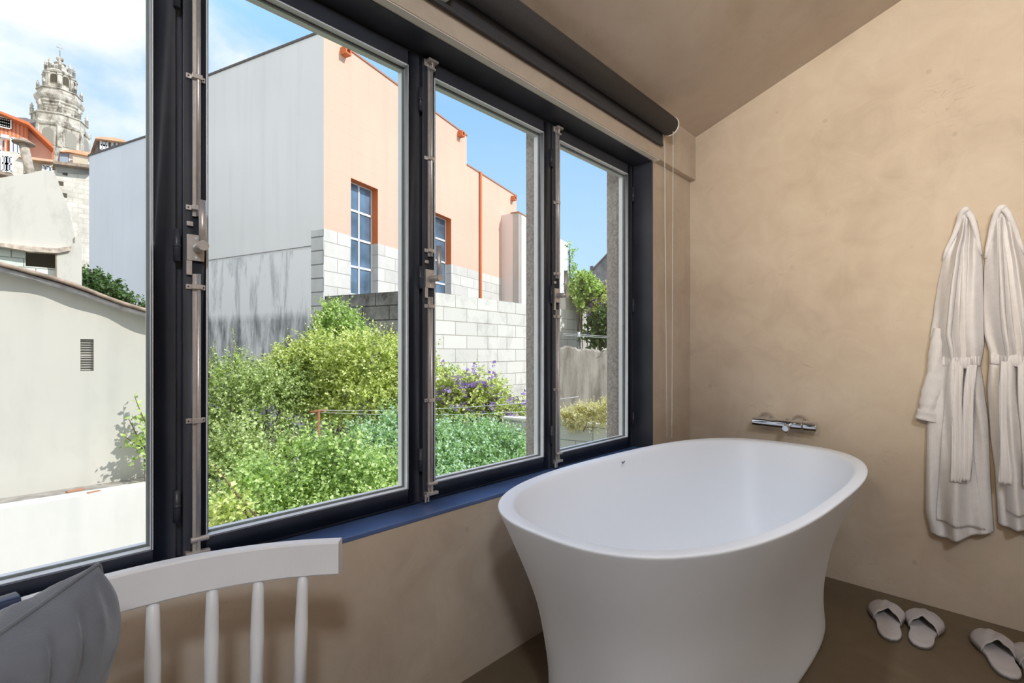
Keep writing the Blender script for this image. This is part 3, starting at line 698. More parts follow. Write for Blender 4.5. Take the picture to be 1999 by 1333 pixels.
# ------------------------------------------------------------------ added fill lamps, none in view
def fill_spot(name, label, loc, target, energy, size, blend, col, rad):
    r = tag(empty(name, loc), label, 'lamp'); d = (Vector(target)-Vector(loc)).normalized()
    q = d.to_track_quat('-Z', 'Y'); Mr = q.to_matrix().to_4x4()
    m = MB(); m.lathe([(.030, .13), (.045, .12), (.050, 0), (.046, 0), (.040, .09)], Mr, 24); m.build('fill_head', M_FRAME, r)
    m = MB(); m.tube([Vector((0, 0, .06)), Vector((0, 0, zc(loc[1])-loc[2]))], .008, 10); m.build('stem', M_FRAME, r)
    l = bpy.data.lights.new('lamp', 'SPOT'); l.energy = energy; l.spot_size = size; l.spot_blend = blend; l.color = col; l.shadow_soft_size = rad
    lo = bpy.data.objects.new('fill_light', l); COL.objects.link(lo); lo.parent = r; lo.rotation_euler = q.to_euler()
    return lo
fill_spot('fill_spotlight', 'added fill spotlight aimed at the bathtub wall', (-1.1, .25, 2.02), (2.5, -.06, 1.70), 160, math.radians(47), 1.0, (1, .79, .50), .15)  # added source, makes the warm bright area on the right wall
fill_spot('fill_uplight', 'added fill uplight washing the sloping ceiling', (-.55, -.45, 1.75), (1.5, -.25, 2.62), 140, math.radians(95), 1.0, (1, .93, .86), .12)  # made-up lamp that brightens the sloping ceiling
fill_spot('fill_downlight', 'added fill downlight above the bathtub', (1.50, .42, zc(.42)-.10), (1.56, .60, .5), 35, math.radians(58), .9, (.74, .86, 1), .05)  # invented cool light to lift the tub's inside and rim
rp = tag(empty('fill_globe', (-.50, -.85, 2.30)), 'added glowing fill globe, unseen behind the camera', 'lamp')  # unseen globe added as general fill for the room
m = MB(); m.tube([(0, 0, .10), (0, 0, zc(-.85)-2.30-.02)], .004, 8); m.build('cable', M_FRAME, rp)
em = bpy.data.materials.new('glowing_fill_globe'); em.use_nodes = True; e_ = em.node_tree.nodes['Principled BSDF']
e_.inputs['Base Color'].default_value = (.9, .88, .82, 1); e_.inputs['Emission Color'].default_value = (.80, .89, 1, 1); e_.inputs['Emission Strength'].default_value = 98
m = MB(); m.lathe([(.14*math.sin(PI*k/20)+.0005, -.14*math.cos(PI*k/20)) for k in range(21)], None, 28); m.build('globe', em, rp)

# ================================================================== OUTSIDE
GZ = -3.4
M_GROUND = plain('garden_soil', (.20, .18, .12), rough=1, noise=.3, nscale=2)
m = MB(); m.box((-120, YO+.02, GZ-.5), (160, 260, GZ)); struct(m.build('ground', M_GROUND), 'earth of the overgrown garden below the window', 'ground')
def dirv(a): a = math.radians(a); return (math.cos(a), math.sin(a))
class Face:
    """a vertical wall face with openings: local x along the wall, y into the building, z up (local z = world z)"""
    def __init__(s, o, ang_, flip=False):
        s.o = o; s.a = ang_; s.d = dirv(ang_); s.flip = flip     # flip: the building lies to the right of the direction
    def t(s, px): return online(px, s.o, s.d)[0]
    def z(s, px, py): return zat(py, online(px, s.o, s.d)[1])
    def wall(s, name, mt, parent, t0, t1, z0, z1, holes=(), thick=.3, base=None):
        """z1 may be a number or a list of (t, z) for a sloping or stepped top without holes"""
        sg = -1 if s.flip else 1
        m = MB()
        if holes:
            ts = sorted({t0, t1}|{h[0] for h in holes}|{h[1] for h in holes}); zs = sorted({z0, z1}|{h[2] for h in holes}|{h[3] for h in holes})
            for i in range(len(ts)-1):
                for j in range(len(zs)-1):
                    a, b, c, d = ts[i], ts[i+1], zs[j], zs[j+1]; mx_, mz_ = (a+b)/2, (c+d)/2
                    if any(h[0] < mx_ < h[1] and h[2] < mz_ < h[3] for h in holes): continue
                    m.box((a, 0, c), (b, sg*thick, d))
        else: m.box((t0, 0, z0), (t1, sg*thick, z1))
        return m.build(name, mt, parent, loc=s.loc(parent), rotz=math.radians(s.a))
    def loc(s, parent):
        p = parent.location if parent else Vector((0, 0, 0)); return (s.o[0]-p[0], s.o[1]-p[1], -p[2])
    def part(s, m, name, mt, parent, bevel=0): return m.build(name, mt, parent, loc=s.loc(parent), rotz=math.radians(s.a), bevel=bevel)
# ---------------------------------------------------------------- the big white and peach building
P0 = at(632, HY, 13.0); P0 = (P0.x, P0.y)
AL, AR = 109.2, 17.1
FL, FR = Face(P0, AL, flip=True), Face(P0, AR)
ZT = zat(62, 13.0)
GREYC = (.62, .64, .64)
M_LEFT = facade('white_render_stained', (.82, .84, .86), ((.84, .87, .90), (.30, .34, .38), .50, .70), 3.85, ((.70, .73, .77), (.14, .15, .17), .40, .62), 2.15)
M_LEFT2 = facade('pale_blue_render', (.76, .82, .92))
M_RIGHT = facade('peach_render_over_blocks', (.72, .485, .375), ((.66, .64, .60), (.52, .50, .46), .45, .8), 4.35, brick=True, bs=(.95, .40), mortar=(.60, .58, .55), msize=.014)
M_BLK1 = facade('grey_concrete_blocks', (.60, .62, .62), ((.60, .62, .63), (.46, .48, .48), .45, .75), 50, brick=True, bs=(1.2, .375), mortar=(.34, .35, .36), msize=.02)
M_ORANGE = plain('orange_paint_and_shade', (.62, .17, .055), rough=.7, noise=.08)  # real paint elsewhere; on the window reveals it stands in for shaded peach
M_DARKCAP = plain('dark_flashing', (.10, .09, .09), rough=.6)
M_REDCAP = plain('rust_flashing', (.42, .20, .12), rough=.7)
M_PANE = plain('blue_tinted_window_glass', (.10, .16, .24), rough=.12, noise=.5, nscale=1.5, spec=.9)
M_WHITEF = plain('white_window_frame', (.80, .80, .78), rough=.5, noise=.02)
root = tag(empty('building', (P0[0], P0[1], GZ)), 'large white building with a peach side wall and tall gridded windows', 'building')
tl1 = FL.t(291.5); tl2 = FL.t(174); tr1 = FR.t(911); tr2 = FR.t(1008.5)
ZL2 = FL.z(289, 267)
FL.wall('left_facade', M_LEFT, root, .0, tl1, GZ, ZT)
FL.wall('low_wing_facade', M_LEFT2, root, tl1, tl2, GZ, ZL2)
ta, tb = FR.t(685), FR.t(738); tc_, td = FR.t(832), FR.t(881)
# one window head height for both
wa = [(ta, tb, FR.z(686, 640), FR.z(712, 358)), (tc_, td, FR.z(860, 640), FR.z(864, 420))]
zb = min(wa[0][2], wa[1][2]); zh = (wa[0][3]+wa[1][3])/2
holes = [(ta, tb, wa[0][2], wa[0][3]), (tc_, td, wa[0][2], wa[1][3])]
FR.wall('right_facade', M_RIGHT, root, 0, tr1, GZ, ZT, holes=holes, thick=.45)
ZR2 = FR.z(911, 322)
FR.wall('right_facade', M_RIGHT, root, tr1, tr2, GZ, ZR2)
# corner blockwork strip on the white face
m = MB(); m.box((0, .012, GZ), (FL.t(608), -.3, zat(447, 13))); FL.part(m, 'corner_blocks', M_BLK1, root)
# roofs and caps
m = MB(); m.box((-.03, .03, ZT), (tl1, -.4, ZT+.06)); FL.part(m, 'coping', M_DARKCAP, root)
m = MB(); m.box((tl1, .03, ZL2), (tl2+.03, -.4, ZL2+.06)); FL.part(m, 'coping', M_DARKCAP, root)
m = MB(); m.box((0, -.03, ZT), (tr1+.03, .4, ZT+.05)); FR.part(m, 'coping', M_REDCAP, root)
m = MB(); m.box((tr1, -.03, ZR2), (tr2+.03, .4, ZR2+.05)); FR.part(m, 'coping', M_REDCAP, root)
def par(a, b, Fa=FL, Fb=FR): return (P0[0]+Fa.d[0]*a+Fb.d[0]*b, P0[1]+Fa.d[1]*a+Fb.d[1]*b)
def bodyprism(t0, t1, r0, r1, z, nm):
    poly = [par(t0, r0), par(t0, r1), par(t1, r1), par(t1, r0)]
    m = MB(); m.prism([(x-P0[0], y-P0[1]) for x, y in poly], GZ-GZ, z-GZ); m.build(nm, M_LEFT2, root)
bodyprism(.3, tl1-.02, .45, tr1-.02, ZT-.1, 'roof_body'); bodyprism(tl1-.02, tl2-.02, .45, tr1-3, ZL2-.1, 'roof_body'); bodyprism(.3, 6, tr1-.1, tr2-.02, ZR2-.1, 'roof_body')
for hi, (a, b, c, d) in enumerate(holes):
    f = None
    m = MB(); w = .035
    m.box((a, .24, c), (a+w, .29, d)); m.box((b-w, .24, c), (b, .29, d)); m.box((a, .24, d-w), (b, .29, d)); m.box(((a+b)/2-w*.7, .24, c), ((a+b)/2+w*.7, .29, d))
    rows_ = 5; hh = .83
    z_ = d-hh
    while z_ > c: m.box((a, .24, z_-w*.9), (b, .29, z_+w*.9)); z_ -= hh
    f = FR.part(m, 'window_grid', M_WHITEF, root)
    m = MB(); m.box((a, .27, c), (b, .275, d)); g_ = FR.part(m, 'window_glass', M_PANE, root)
    m = MB(); zc_ = 4.35
    m.box((b-.012, .002, zc_), (b, .24, d)); m.box((a, .002, d-.012), (b-.012, .24, d)); FR.part(m, 'window_reveal', M_ORANGE, root)  # peach reveals: shade and inter-reflection put into the orange colour
for px, py in ((670, 103), (896, 263), (999, 388)):
    t_ = FR.t(px); z_ = FR.z(px, py); s_ = .10
    m = MB()
    m.box((t_-s_, -.22, z_-s_), (t_+s_, 0, z_-s_*.6)); m.box((t_-s_, -.22, z_-s_*.6), (t_-s_*.6, 0, z_+s_)); m.box((t_+s_*.6, -.22, z_-s_*.6), (t_+s_, 0, z_+s_)); m.box((t_-s_*.6, -.22, z_+s_*.6), (t_+s_*.6, 0, z_+s_))
    FR.part(m, 'rain_spout', M_ORANGE, root)
t_ = FR.t(936); m = MB(); m.tube([(t_, -.07, GZ), (t_, -.07, FR.z(936, 336))], .05, 10); FR.part(m, 'downpipe', M_ORANGE, root)
# cable along the white face
m = MB(); m.tube([(.45, .03, 3.9), (tl1, .03, 3.85)], .009, 6); FL.part(m, 'cable', M_DARKCAP, root)
# ---------------------------------------------------------------- annex at the far end of the peach wall
oA = (P0[0]+FR.d[0]*FR.t(979), P0[1]+FR.d[1]*FR.t(979))
ln_ = 0
root = tag(empty('annex', (oA[0], oA[1], GZ)), 'pale pinkish block standing at the end of the peach wall', 'building')
FA = Face(oA, AR-90)                       # comes towards us from the wall
ln = FA.t(1012.5)
oB = (oA[0]+FA.d[0]*ln, oA[1]+FA.d[1]*ln)
FB = Face(oB, AR)
za = zat(420, online(979, P0, FR.d)[1])
M_PINK = facade('pale_pink_render', (.80, .70, .66)); M_LIME = facade('limewashed_render', (.82, .81, .78), streak=.15)
m = MB(); m.box((0, 0, GZ), (ln, .3, za)); FA.part(m, 'side_wall', M_PINK, root)
FB.wall('front_wall', M_LIME, root, 0, 3.6, GZ, za)
m = MB(); m.box((-.03, -.03, za), (3.6, .4, za+.05)); FB.part(m, 'coping', M_REDCAP, root)
# ---------------------------------------------------------------- block garden wall with a corner
PC = at(815, HY, 11.6); PC = (PC.x, PC.y); AW = 6.5
FWr = Face(PC, AW); FWl = Face(PC, AL, flip=True)
ZW = zat(566, 11.6)
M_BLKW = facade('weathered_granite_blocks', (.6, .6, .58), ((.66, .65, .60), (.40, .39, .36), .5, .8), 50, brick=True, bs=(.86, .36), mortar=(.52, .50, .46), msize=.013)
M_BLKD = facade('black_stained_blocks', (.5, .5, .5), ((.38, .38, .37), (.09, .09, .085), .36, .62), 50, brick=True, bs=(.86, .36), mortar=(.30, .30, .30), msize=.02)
rootw = tag(empty('block_wall', (PC[0], PC[1], GZ)), 'weathered granite block wall turning a corner behind the shrubs', 'wall')
tw = FWr.t(1143)
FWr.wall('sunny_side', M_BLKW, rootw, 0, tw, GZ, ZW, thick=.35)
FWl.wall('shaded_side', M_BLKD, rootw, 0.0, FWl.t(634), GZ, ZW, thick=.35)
# rough far bit of wall seen in the last pane
oF = at(1104, HY, 17); FF = Face((oF.x, oF.y), 2)
M_ROUGH = facade('rough_old_render', (.52, .50, .45), streak=.45)
M_ROUGHS = M_ROUGH
m = MB(); m.box((0, 0, GZ), (4.0, .4, zat(577, 17))); tag(FF.part(m, 'rubble_wall', M_ROUGH, None, bevel=.05), 'short rough rubble wall rising behind the far end of the block wall', 'wall')
# white slab building behind, seen left in the last pane
oS = at(1088, HY, 26); FS = Face((oS.x, oS.y), AR)
root = tag(empty('white_house', (oS.x, oS.y, GZ)), 'narrow white house wall seen at the left of the last pane', 'building')
FS.wall('front_wall', M_LIME, root, -2.0, FS.t(1108), GZ, FS.z(1100, 470), thick=2)
m = MB(); m.box((FS.t(1103), -.04, GZ), (FS.t(1108)+.1, 0, FS.z(1105, 530))); FS.part(m, 'corner_strip', M_DARKCAP, root)
# grey gabled house far behind
oG = at(1186, HY, 34); root = tag(empty('gabled_house', (oG.x, oG.y, GZ)), 'dark grey gabled house behind the garden trees', 'building')
FG = Face((oG.x, oG.y), 44.6-101.0+0)
zg = zat(497, 34)-GZ; ze = zat(538, 34)-GZ
M_SLATE = plain('dark_slate', (.17, .18, .19), rough=.8, noise=.3, nscale=2)
m = MB(); w = 1.35
m.add([(-w, 0, 0), (w, 0, 0), (w, 0, ze), (0, 0, zg), (-w, 0, ze), (-w, 5, 0), (w, 5, 0), (w, 5, ze), (0, 5, zg), (-w, 5, ze)], [(0, 1, 2, 3, 4), (9, 8, 7, 6, 5), (0, 4, 9, 5), (1, 6, 7, 2), (0, 5, 6, 1), (2, 7, 8, 3), (3, 8, 9, 4)])
m.build('gable_wall', M_SLATE, root, rotz=math.radians(44.6-90))
m = MB(); m.add([(-w-.15, -.15, ze-.12), (0, -.15, zg+.03), (w+.15, -.15, ze-.12), (-w-.15, 5, ze-.12), (0, 5, zg+.03), (w+.15, 5, ze-.12)]+[(-w-.15, -.15, ze), (0, -.15, zg+.15), (w+.15, -.15, ze), (-w-.15, 5, ze), (0, 5, zg+.15), (w+.15, 5, ze)],
 [(0, 1, 7, 6), (1, 2, 8, 7), (6, 7, 10, 9), (7, 8, 11, 10), (0, 3, 4, 1), (1, 4, 5, 2), (3, 9, 10, 4), (4, 10, 11, 5), (0, 6, 9, 3), (2, 5, 11, 8)]); m.build('roof', M_DARKCAP, root, rotz=math.radians(44.6-90))
m = MB(); m.box((-1.15, .3, ze-.3), (-.95, .6, ze+.75)); m.build('chimney', M_SLATE, root, rotz=math.radians(44.6-90))
# ---------------------------------------------------------------- old rendered wall and low terrace wall (both run towards us on the right)
tR, dR = online(1030, PC, FWr.d); oR = (PC[0]+FWr.d[0]*tR, PC[1]+FWr.d[1]*tR)
FO = Face(oR, -38)
M_OLD = facade('old_crumbling_render', (.40, .37, .32), ((.44, .41, .36), (.20, .18, .15), .42, .66), 50)
def rough_top_wall(F, t0, t1, z, name, mt, label, amp=.05, th=.35, seed=1, cap=True):
    rnd = random.Random(seed); m = MB(); n = 60; h = 0; P_ = []
    for i in range(n+1):
        t = t0+(t1-t0)*i/n; h += rnd.uniform(-1, 1)*amp*.35; h *= .9; zt = z+h
        P_.append([(t, 0, GZ), (t, 0, zt-.06), (t, .03, zt), (t, th-.03, zt+rnd.uniform(-.01, .01)), (t, th, zt-.06), (t, th, GZ)])
    m.grid(P_, smooth=False); m.add(P_[0], [tuple(range(6))]); m.add(P_[-1], [tuple(range(6))])
    r = F.part(m, name, mt, None); return tag(r, label, 'wall')
zO = 1.06
tO0, tO1 = 0, FO.t(1205)+1.0
rough_top_wall(FO, 0.05, tO1, zO, 'old_wall', M_OLD, 'old crumbling rendered wall running towards the window', .16, seed=4)
oL = at(1000, HY, 8.6); FLw = Face((oL.x, oL.y), AL-180-3)
M_LOWB = facade('shaded_concrete_blocks', (.6, .6, .6), ((.62, .64, .62), (.52, .54, .52), .5, .8), 50, brick=True, bs=(.60, .24), mortar=(.50, .52, .50), msize=.010)
zL = zat(826, online(1095, (oL.x, oL.y), FLw.d)[1])
r = tag(empty('terrace_wall', (oL.x, oL.y, GZ)), 'low concrete block terrace wall with a pale capping', 'wall')
FLw.wall('blocks', M_LOWB, r, -.2, FLw.t(1215)+.5, GZ, zL, thick=.22)
m = MB(); m.box((-.22, -.015, zL), (FLw.t(1215)+.5, .24, zL+.035)); FLw.part(m, 'capping', M_LIME, r)
# raised terrace soil between the two walls
m = MB(); m.box((-.1, .23, GZ), (FLw.t(1215)+.3, 3.2, zL-.03)); tag(FLw.part(m, 'terrace_soil', M_GROUND, None), 'raised bed of dry soil behind the low block wall', 'soil', kind='structure')
# ---------------------------------------------------------------- cream shed on the left
YSH = 8.5; XSH = 1.62
def rz(x): return 1.40+(1.52-x)*.345      # roof verge height at x along the gable
root = tag(empty('shed', (XSH, YSH, GZ)), 'cream rendered shed with a sagging tile verge and small louvred vent', 'building')
M_CREAM = facade('cream_render', (.55, .53, .475), streak=.10)
M_WHT = facade('whitewashed_render', (.70, .69, .65), streak=.07)
M_TILE = plain('weathered_roof_tile', (.33, .25, .19), rough=.9, noise=.35, nscale=8, bump=.5, bscale=20)
M_LEAD = plain('grey_lead_flashing', (.42, .40, .40), rough=.6, noise=.3, nscale=9)
x0 = -4.5; vx0, vx1 = onY(157, 690, YSH).x, onY(183, 690, YSH).x; vz0, vz1 = onY(170, 724, YSH).z, onY(170, 662, YSH).z
lo_ = lambda x, y, z: (x-XSH, y-YSH, z-GZ)
m = MB()
# front gable with the vent opening, as a strip of columns
cols = [x0, vx0, vx1, XSH]
for a, b in zip(cols, cols[1:]):
    if a == vx0:
        m.box(lo_(a, YSH, GZ), lo_(b, YSH+.3, vz0)); zt0 = vz1
    else: zt0 = GZ
    m.add([lo_(a, YSH, zt0), lo_(b, YSH, zt0), lo_(b, YSH, rz(b)), lo_(a, YSH, rz(a)), lo_(a, YSH+.3, zt0), lo_(b, YSH+.3, zt0), lo_(b, YSH+.3, rz(b)), lo_(a, YSH+.3, rz(a))],
          [(0, 1, 2, 3), (7, 6, 5, 4), (0, 4, 5, 1), (3, 2, 6, 7), (0, 3, 7, 4), (1, 5, 6, 2)])
m.build('gable_wall', M_CREAM, root)
m = MB(); m.box(lo_(XSH-.3, YSH+.3, GZ), lo_(XSH, 13, rz(XSH)-.02)); m.build('side_wall', M_CREAM, root)
m = MB()
for k in range(13):
    z_ = vz0+(vz1-vz0)*(k+.5)/13; m.box((0, 0, 0), (vx1-vx0, .04, .010), Matrix.Translation(lo_(vx0, YSH+.04, z_))@Matrix.Rotation(-.7, 4, 'X'))
m.box(lo_(vx0, YSH+.04, (vz0+vz1)/2-.012), lo_(vx1, YSH+.07, (vz0+vz1)/2+.008))
m.build('vent_louvre', plain('grey_louvre', (.42, .40, .36), rough=.7), root)
m = MB(); m.box(lo_(vx0, YSH+.16, vz0), lo_(vx1, YSH+.18, vz1)); m.build('vent_back', M_BLK, root)
# roof: wavy verge overhanging the gable
def roofgrid(y0, y1, dz, th, wav, nx=70, ny=10, x1=XSH+.14):
    m = MB(); top = []; bot = []
    for j in range(ny+1):
        y = y0+(y1-y0)*j/ny; rt, rb_ = [], []
        for i in range(nx+1):
            x = x0+(x1-x0)*i/nx; q_ = wav*(math.sin(x*2.1+.4)+.5*math.sin(x*5.3))*(1 if j < 2 else .5)
            yy = y+(.03*math.sin(x*3.1)+.02*math.sin(x*9) if j == 0 else 0)
            rt.append(lo_(x, yy, rz(x)+dz+th+q_)); rb_.append(lo_(x, yy, rz(x)+dz+q_))
        top.append(rt); bot.append(rb_)
    m.grid(top); m.grid(bot); m.grid([top[0], bot[0]]); m.grid([top[-1], bot[-1]]); m.grid([[r_[0] for r_ in top], [r_[0] for r_ in bot]]); m.grid([[r_[-1] for r_ in top], [r_[-1] for r_ in bot]])
    return m
roofgrid(YSH-.22, 13, .035, .045, .028).build('roof_tiles', M_TILE, root)
roofgrid(YSH-.17, YSH+.4, -.03, .055, .020, ny=2, x1=XSH+.05).build('verge_board', M_LEAD, root)
# ---------------------------------------------------------------- white retaining wall with ledge
YR = 7.9; zr = -.76
m = MB(); XE = 1.62
m.box((-5, YR, GZ), (XE, YR+.25, zr)); r = m.build('retaining_wall', M_WHT, bevel=.01); tag(r, 'bright whitewashed retaining wall below the shed', 'wall')
m = MB(); m.box((-5, YR+.25, GZ), (XE, YSH, zr-.012)); tag(m.build('ledge', plain('grey_ledge_mortar', (.34, .31, .27), rough=.95, noise=.3, nscale=5, bump=.5, bscale=12)), 'grey mortar ledge between the white wall and the shed', 'ledge', kind='structure')
for k, (px, py) in enumerate(((148, 957), (183, 961))):
    q = onZ(px, py, zr-.012+.02); m = MB(); m.box((-.09+.03*k, -.03, 0), (.09-.02*k, .03, .022), Matrix.Rotation(.3, 4, 'Z')); o = m.build('tile_shard', M_REDCAP, loc=(q.x, q.y+.05, zr-.012), bevel=.006)
    tag(o, ('long' if k == 0 else 'short')+' broken terracotta shard lying on the ledge', 'shard', 'tile shards on the ledge')
# ---------------------------------------------------------------- ruin behind the shed
YRU = 15.0
M_RUIN = facade('bare_grey_concrete', (.60, .58, .52), streak=.25)
M_MINT = facade('whitewashed_brick_infill', (.7, .75, .7), ((.78, .83, .78), (.62, .72, .66), .45, .7), 50, brick=True, bs=(.38, .19), mortar=(.42, .44, .38), msize=.012)
root = tag(empty('ruin', (0, YRU, GZ)), 'roofless grey concrete ruin with whitewashed brick infill', 'building')
def pxpoly(name, mt, pts, Y, th, parent, py0=(0, 0, 0)):
    P_ = [onY(px, py, Y) for px, py in pts]; n = len(P_)
    P_ = [Vector((p.x, p.y, GZ)) if q[1] == 999 else p for p, q in zip(P_, pts)]; off = parent.location if parent else Vector(py0)
    vs = [p-off for p in P_]+[p+Vector((0, th, 0))-off for p in P_]
    m = MB(); m.add(vs, [tuple(range(n)), tuple(range(n, 2*n))[::-1]]+[(i, n+i, n+(i+1)%n, (i+1)%n) for i in range(n)])
    return m.build(name, mt, parent)
pxpoly('upper_wall', M_RUIN, [(-60, 480), (-60, 352), (0, 347), (30, 342), (60, 338), (88, 331), (106, 336), (118, 366), (134, 410), (145, 452), (146, 478), (112, 487), (60, 484), (0, 476)], YRU, .5, root)
pxpoly('brick_infill', M_MINT, [(-60, 999), (-60, 478), (50, 486), (50, 519), (110, 524), (110, 999)], YRU+.12, .25, root)
pxpoly('brick_infill', M_MINT, [(-60, 600), (-60, 478), (-20, 480), (-20, 600)], YRU+.5, .25, root)
pxpoly('corner_pier', M_RUIN, [(110, 999), (110, 484), (146, 474), (146, 462), (160, 466), (160, 999)], YRU-.05, .6, root)
pxpoly('lintel_edge', plain('broken_mortar', (.52, .44, .36), rough=.95, noise=.4, nscale=12, bump=.8, bscale=10), [(-60, 484), (-60, 472), (0, 474), (60, 481), (112, 485), (140, 480), (138, 489), (112, 494), (60, 491), (0, 481)], YRU-.12, .2, root)
pxpoly('opening_back', plain('dark_interior', (.10, .085, .06), rough=1), [(48, 530), (48, 484), (112, 488), (112, 530)], YRU+.6, .1, root)
pxpoly('pier_edge', M_TILE, [(108.5, 600), (108.5, 492), (111, 492), (111, 600)], YRU-.07, .15, root)
# chimney pipe
a_, b_ = onY(66, 345, YRU+.3), onY(46, 281, YRU+.3)
r = tag(empty('flue_pipe', a_), 'leaning grey flue pipe with a cowl on the ruin', 'chimney')
m = MB(); m.tube([(0, 0, -.3), b_-a_], .085, 14); m.build('pipe', plain('lichen_grey_pipe', (.40, .35, .29), rough=.9, noise=.4, nscale=10), r)
m = MB(); m.lathe([(.0, .15), (.05, .12), (.19, .03), (.19, .0), (.0, .01)], Matrix.Translation(b_-a_), 18); m.build('cowl', M_TILE, r)

# ---------------------------------------------------------------- hillside houses behind
M_STONEW = facade('pale_rubble_stone', (.7, .67, .6), ((.78, .74, .66), (.50, .46, .38), .42, .72), 500, brick=True, bs=(.42, .24), mortar=(.86, .84, .80), msize=.03)
YH = 32.0
root = tag(empty('stone_house', (0, YH, GZ)), 'pale rubble stone house with a tiled eave behind the ruin', 'building')
pxpoly('rubble_wall', M_STONEW, [(104, 999), (104, 336), (112, 330), (173, 340), (185, 342), (185, 999)], YH, 2, root)
pxpoly('plaster_band', plain('grey_weathered_plaster', (.45, .43, .38), rough=.95, noise=.3, nscale=1), [(112, 336), (106, 320), (173, 327), (185, 329), (185, 341), (173, 340)], YH-.06, .3, root)
pxpoly('tile_eave', M_TILE, [(104, 319), (104, 313.5), (173, 321), (185, 322), (185, 328.5), (173, 327)], YH-.5, 1.2, root)
for px, py in ((127, 338), (119, 358), (126, 381)):
    q = onY(px, py, YH); m = MB(); m.box((q.x-.09, YH-.02-YH, q.z-GZ-.10), (q.x+.09, .05, q.z-GZ+.10)); m.build('wall_hole', MATS['dark_interior'], root)
YP = 38.0
root = tag(empty('dormer_house', (0, YP, GZ)), 'small white rooftop house with terracotta tiles right of the tower foot', 'building')
pxpoly('front_wall', M_LIME, [(134, 999), (134, 297), (177, 305), (185, 306), (185, 999)], YP, 3, root)
pxpoly('zinc_side', plain('blue_zinc', (.32, .40, .50), rough=.5), [(117, 345), (117, 297), (133, 293.5), (133.5, 345)], YP-.05, 3, root)
pxpoly('tile_roof', plain('terracotta_tile', (.72, .40, .24), rough=.85, noise=.25, nscale=3), [(116, 296), (128, 292.5), (150, 293), (168, 296), (186, 301), (186, 306), (177, 304.5), (134, 296.5)], YP-.3, 3.6, root)
pxpoly('parapet', plain('sand_render', (.62, .55, .42), rough=.9, noise=.15), [(142, 330), (142, 305), (172, 311), (172, 330)], YP-.4, .3, root)
YK = 36.0
root = tag(empty('orange_house', (0, YK, GZ)), 'orange corrugated gabled house with white shuttered windows at the left', 'building')
mo, nt, b = mat('orange_corrugated'); t = N(nt, 'ShaderNodeTexCoord')
w = N(nt, 'ShaderNodeTexWave', wave_type='BANDS', bands_direction='X', inp={'Scale': 2.2}); lk(nt, t.outputs['Object'], w.inputs[0])
r_ = ramp(nt, w.outputs[0], [(.15, (.45, .13, .055)), (.4, (.72, .26, .13))]); lk(nt, r_.outputs[0], b.inputs['Base Color']); b.inputs['Roughness'].default_value = .6
M_COR = mo
M_PINKW = facade('salmon_render', (.85, .50, .38))
pxpoly('gable_wall', M_COR, [(-60, 296), (-60, 196), (0, 219), (53, 239.5), (53, 306), (40, 300)], YK, 6, root)
pxpoly('side_wall', M_PINKW, [(54, 312), (54, 243), (102, 286), (102, 314)], YK+.4, 6, root)
pxpoly('roof_edge', M_ORANGE, [(-60, 197), (-60, 192), (0, 216.5), (56, 238), (104, 283.5), (104, 290), (56, 244), (0, 221)], YK-.5, 6.5, root)
pxpoly('corner_post', M_ORANGE, [(51, 306), (51, 240), (54.5, 242), (54.5, 308)], YK-.1, .2, root)
pxpoly('corner_post', M_ORANGE, [(101.5, 315), (101.5, 286), (104.5, 288), (104.5, 315)], YK+.1, .2, root)
pxpoly('slate_roof', M_SLATE, [(24, 228.5), (50, 230), (70, 236), (68, 238.5), (52, 240)], YK+1, 5, root)
pxpoly('stone_front', M_STONEW, [(-60, 999), (-60, 292), (0, 294), (28, 296), (40, 302), (46, 306), (46, 999)], YK-1.2, 1.1, root)
pxpoly('rendered_front', facade('ochre_stone_render', (.60, .53, .42), streak=.35), [(38, 999), (38, 304), (60, 308), (104, 314), (104, 999)], YK-.9, 1.1, root)
pxpoly('tile_eave', plain('terracotta_eave', (.70, .42, .27), rough=.85, noise=.25), [(36, 306), (40, 302), (60, 306), (104, 312), (104, 316), (60, 311)], YK-1.4, 1.6, root)
pxpoly('tile_eave', M_TILE, [(-60, 332), (-60, 330), (0, 334), (26, 341), (28, 346), (0, 339)], YK-3.3, 1.6, root)
def hwin(x0, y0, x1, y1, Y, cols=2, rows=1):
    a, b_ = onY(x0, y1, Y), onY(x1, y0, Y); m = MB()
    fr_ = .05
    W, H = b_.x-a.x, b_.z-a.z; o_ = Vector((a.x, Y, a.z))-root.location
    for i in range(cols+1): m.box((W*i/cols-fr_, -.06, 0), (W*i/cols+fr_, .02, H), Matrix.Translation(o_))
    for j in range(rows+1): m.box((0, -.06, H*j/rows-fr_), (W, .02, H*j/rows+fr_), Matrix.Translation(o_))
    f = m.build('window', M_WHITEF, root)
    m = MB(); m.box((0, -.02, 0), (W, .0, H), Matrix.Translation(o_)); m.build('pane', M_PANE, f)
hwin(-2, 234, 20, 246, YK-.08, 6, 3); hwin(22, 273, 38, 298, YK-.08, 2, 1); hwin(-8, 268, 2, 293, YK-.08, 1, 1)
hwin(4, 306, 12, 333, YK-1.3, 1, 2); hwin(14, 307, 23, 334, YK-1.3, 1, 2); hwin(50, 323, 58, 338, YK-.98, 1, 1); hwin(84, 326, 102, 336, YK-.98, 2, 1)
q = onY(10, 268, YK-.3)-root.location; m = MB(); m.box(q-Vector((.15, .2, .08)), q+Vector((.15, .1, .08))); m.tube([q, q+Vector((0, 0, -1.0))], .02, 6); m.build('wall_lamp', M_WHITEF, root)
YC = 34.0
root = tag(empty('rooftop_hut', (0, YC, GZ)), 'dark weathered rooftop hut with an orange tile roof above the white wall', 'building')
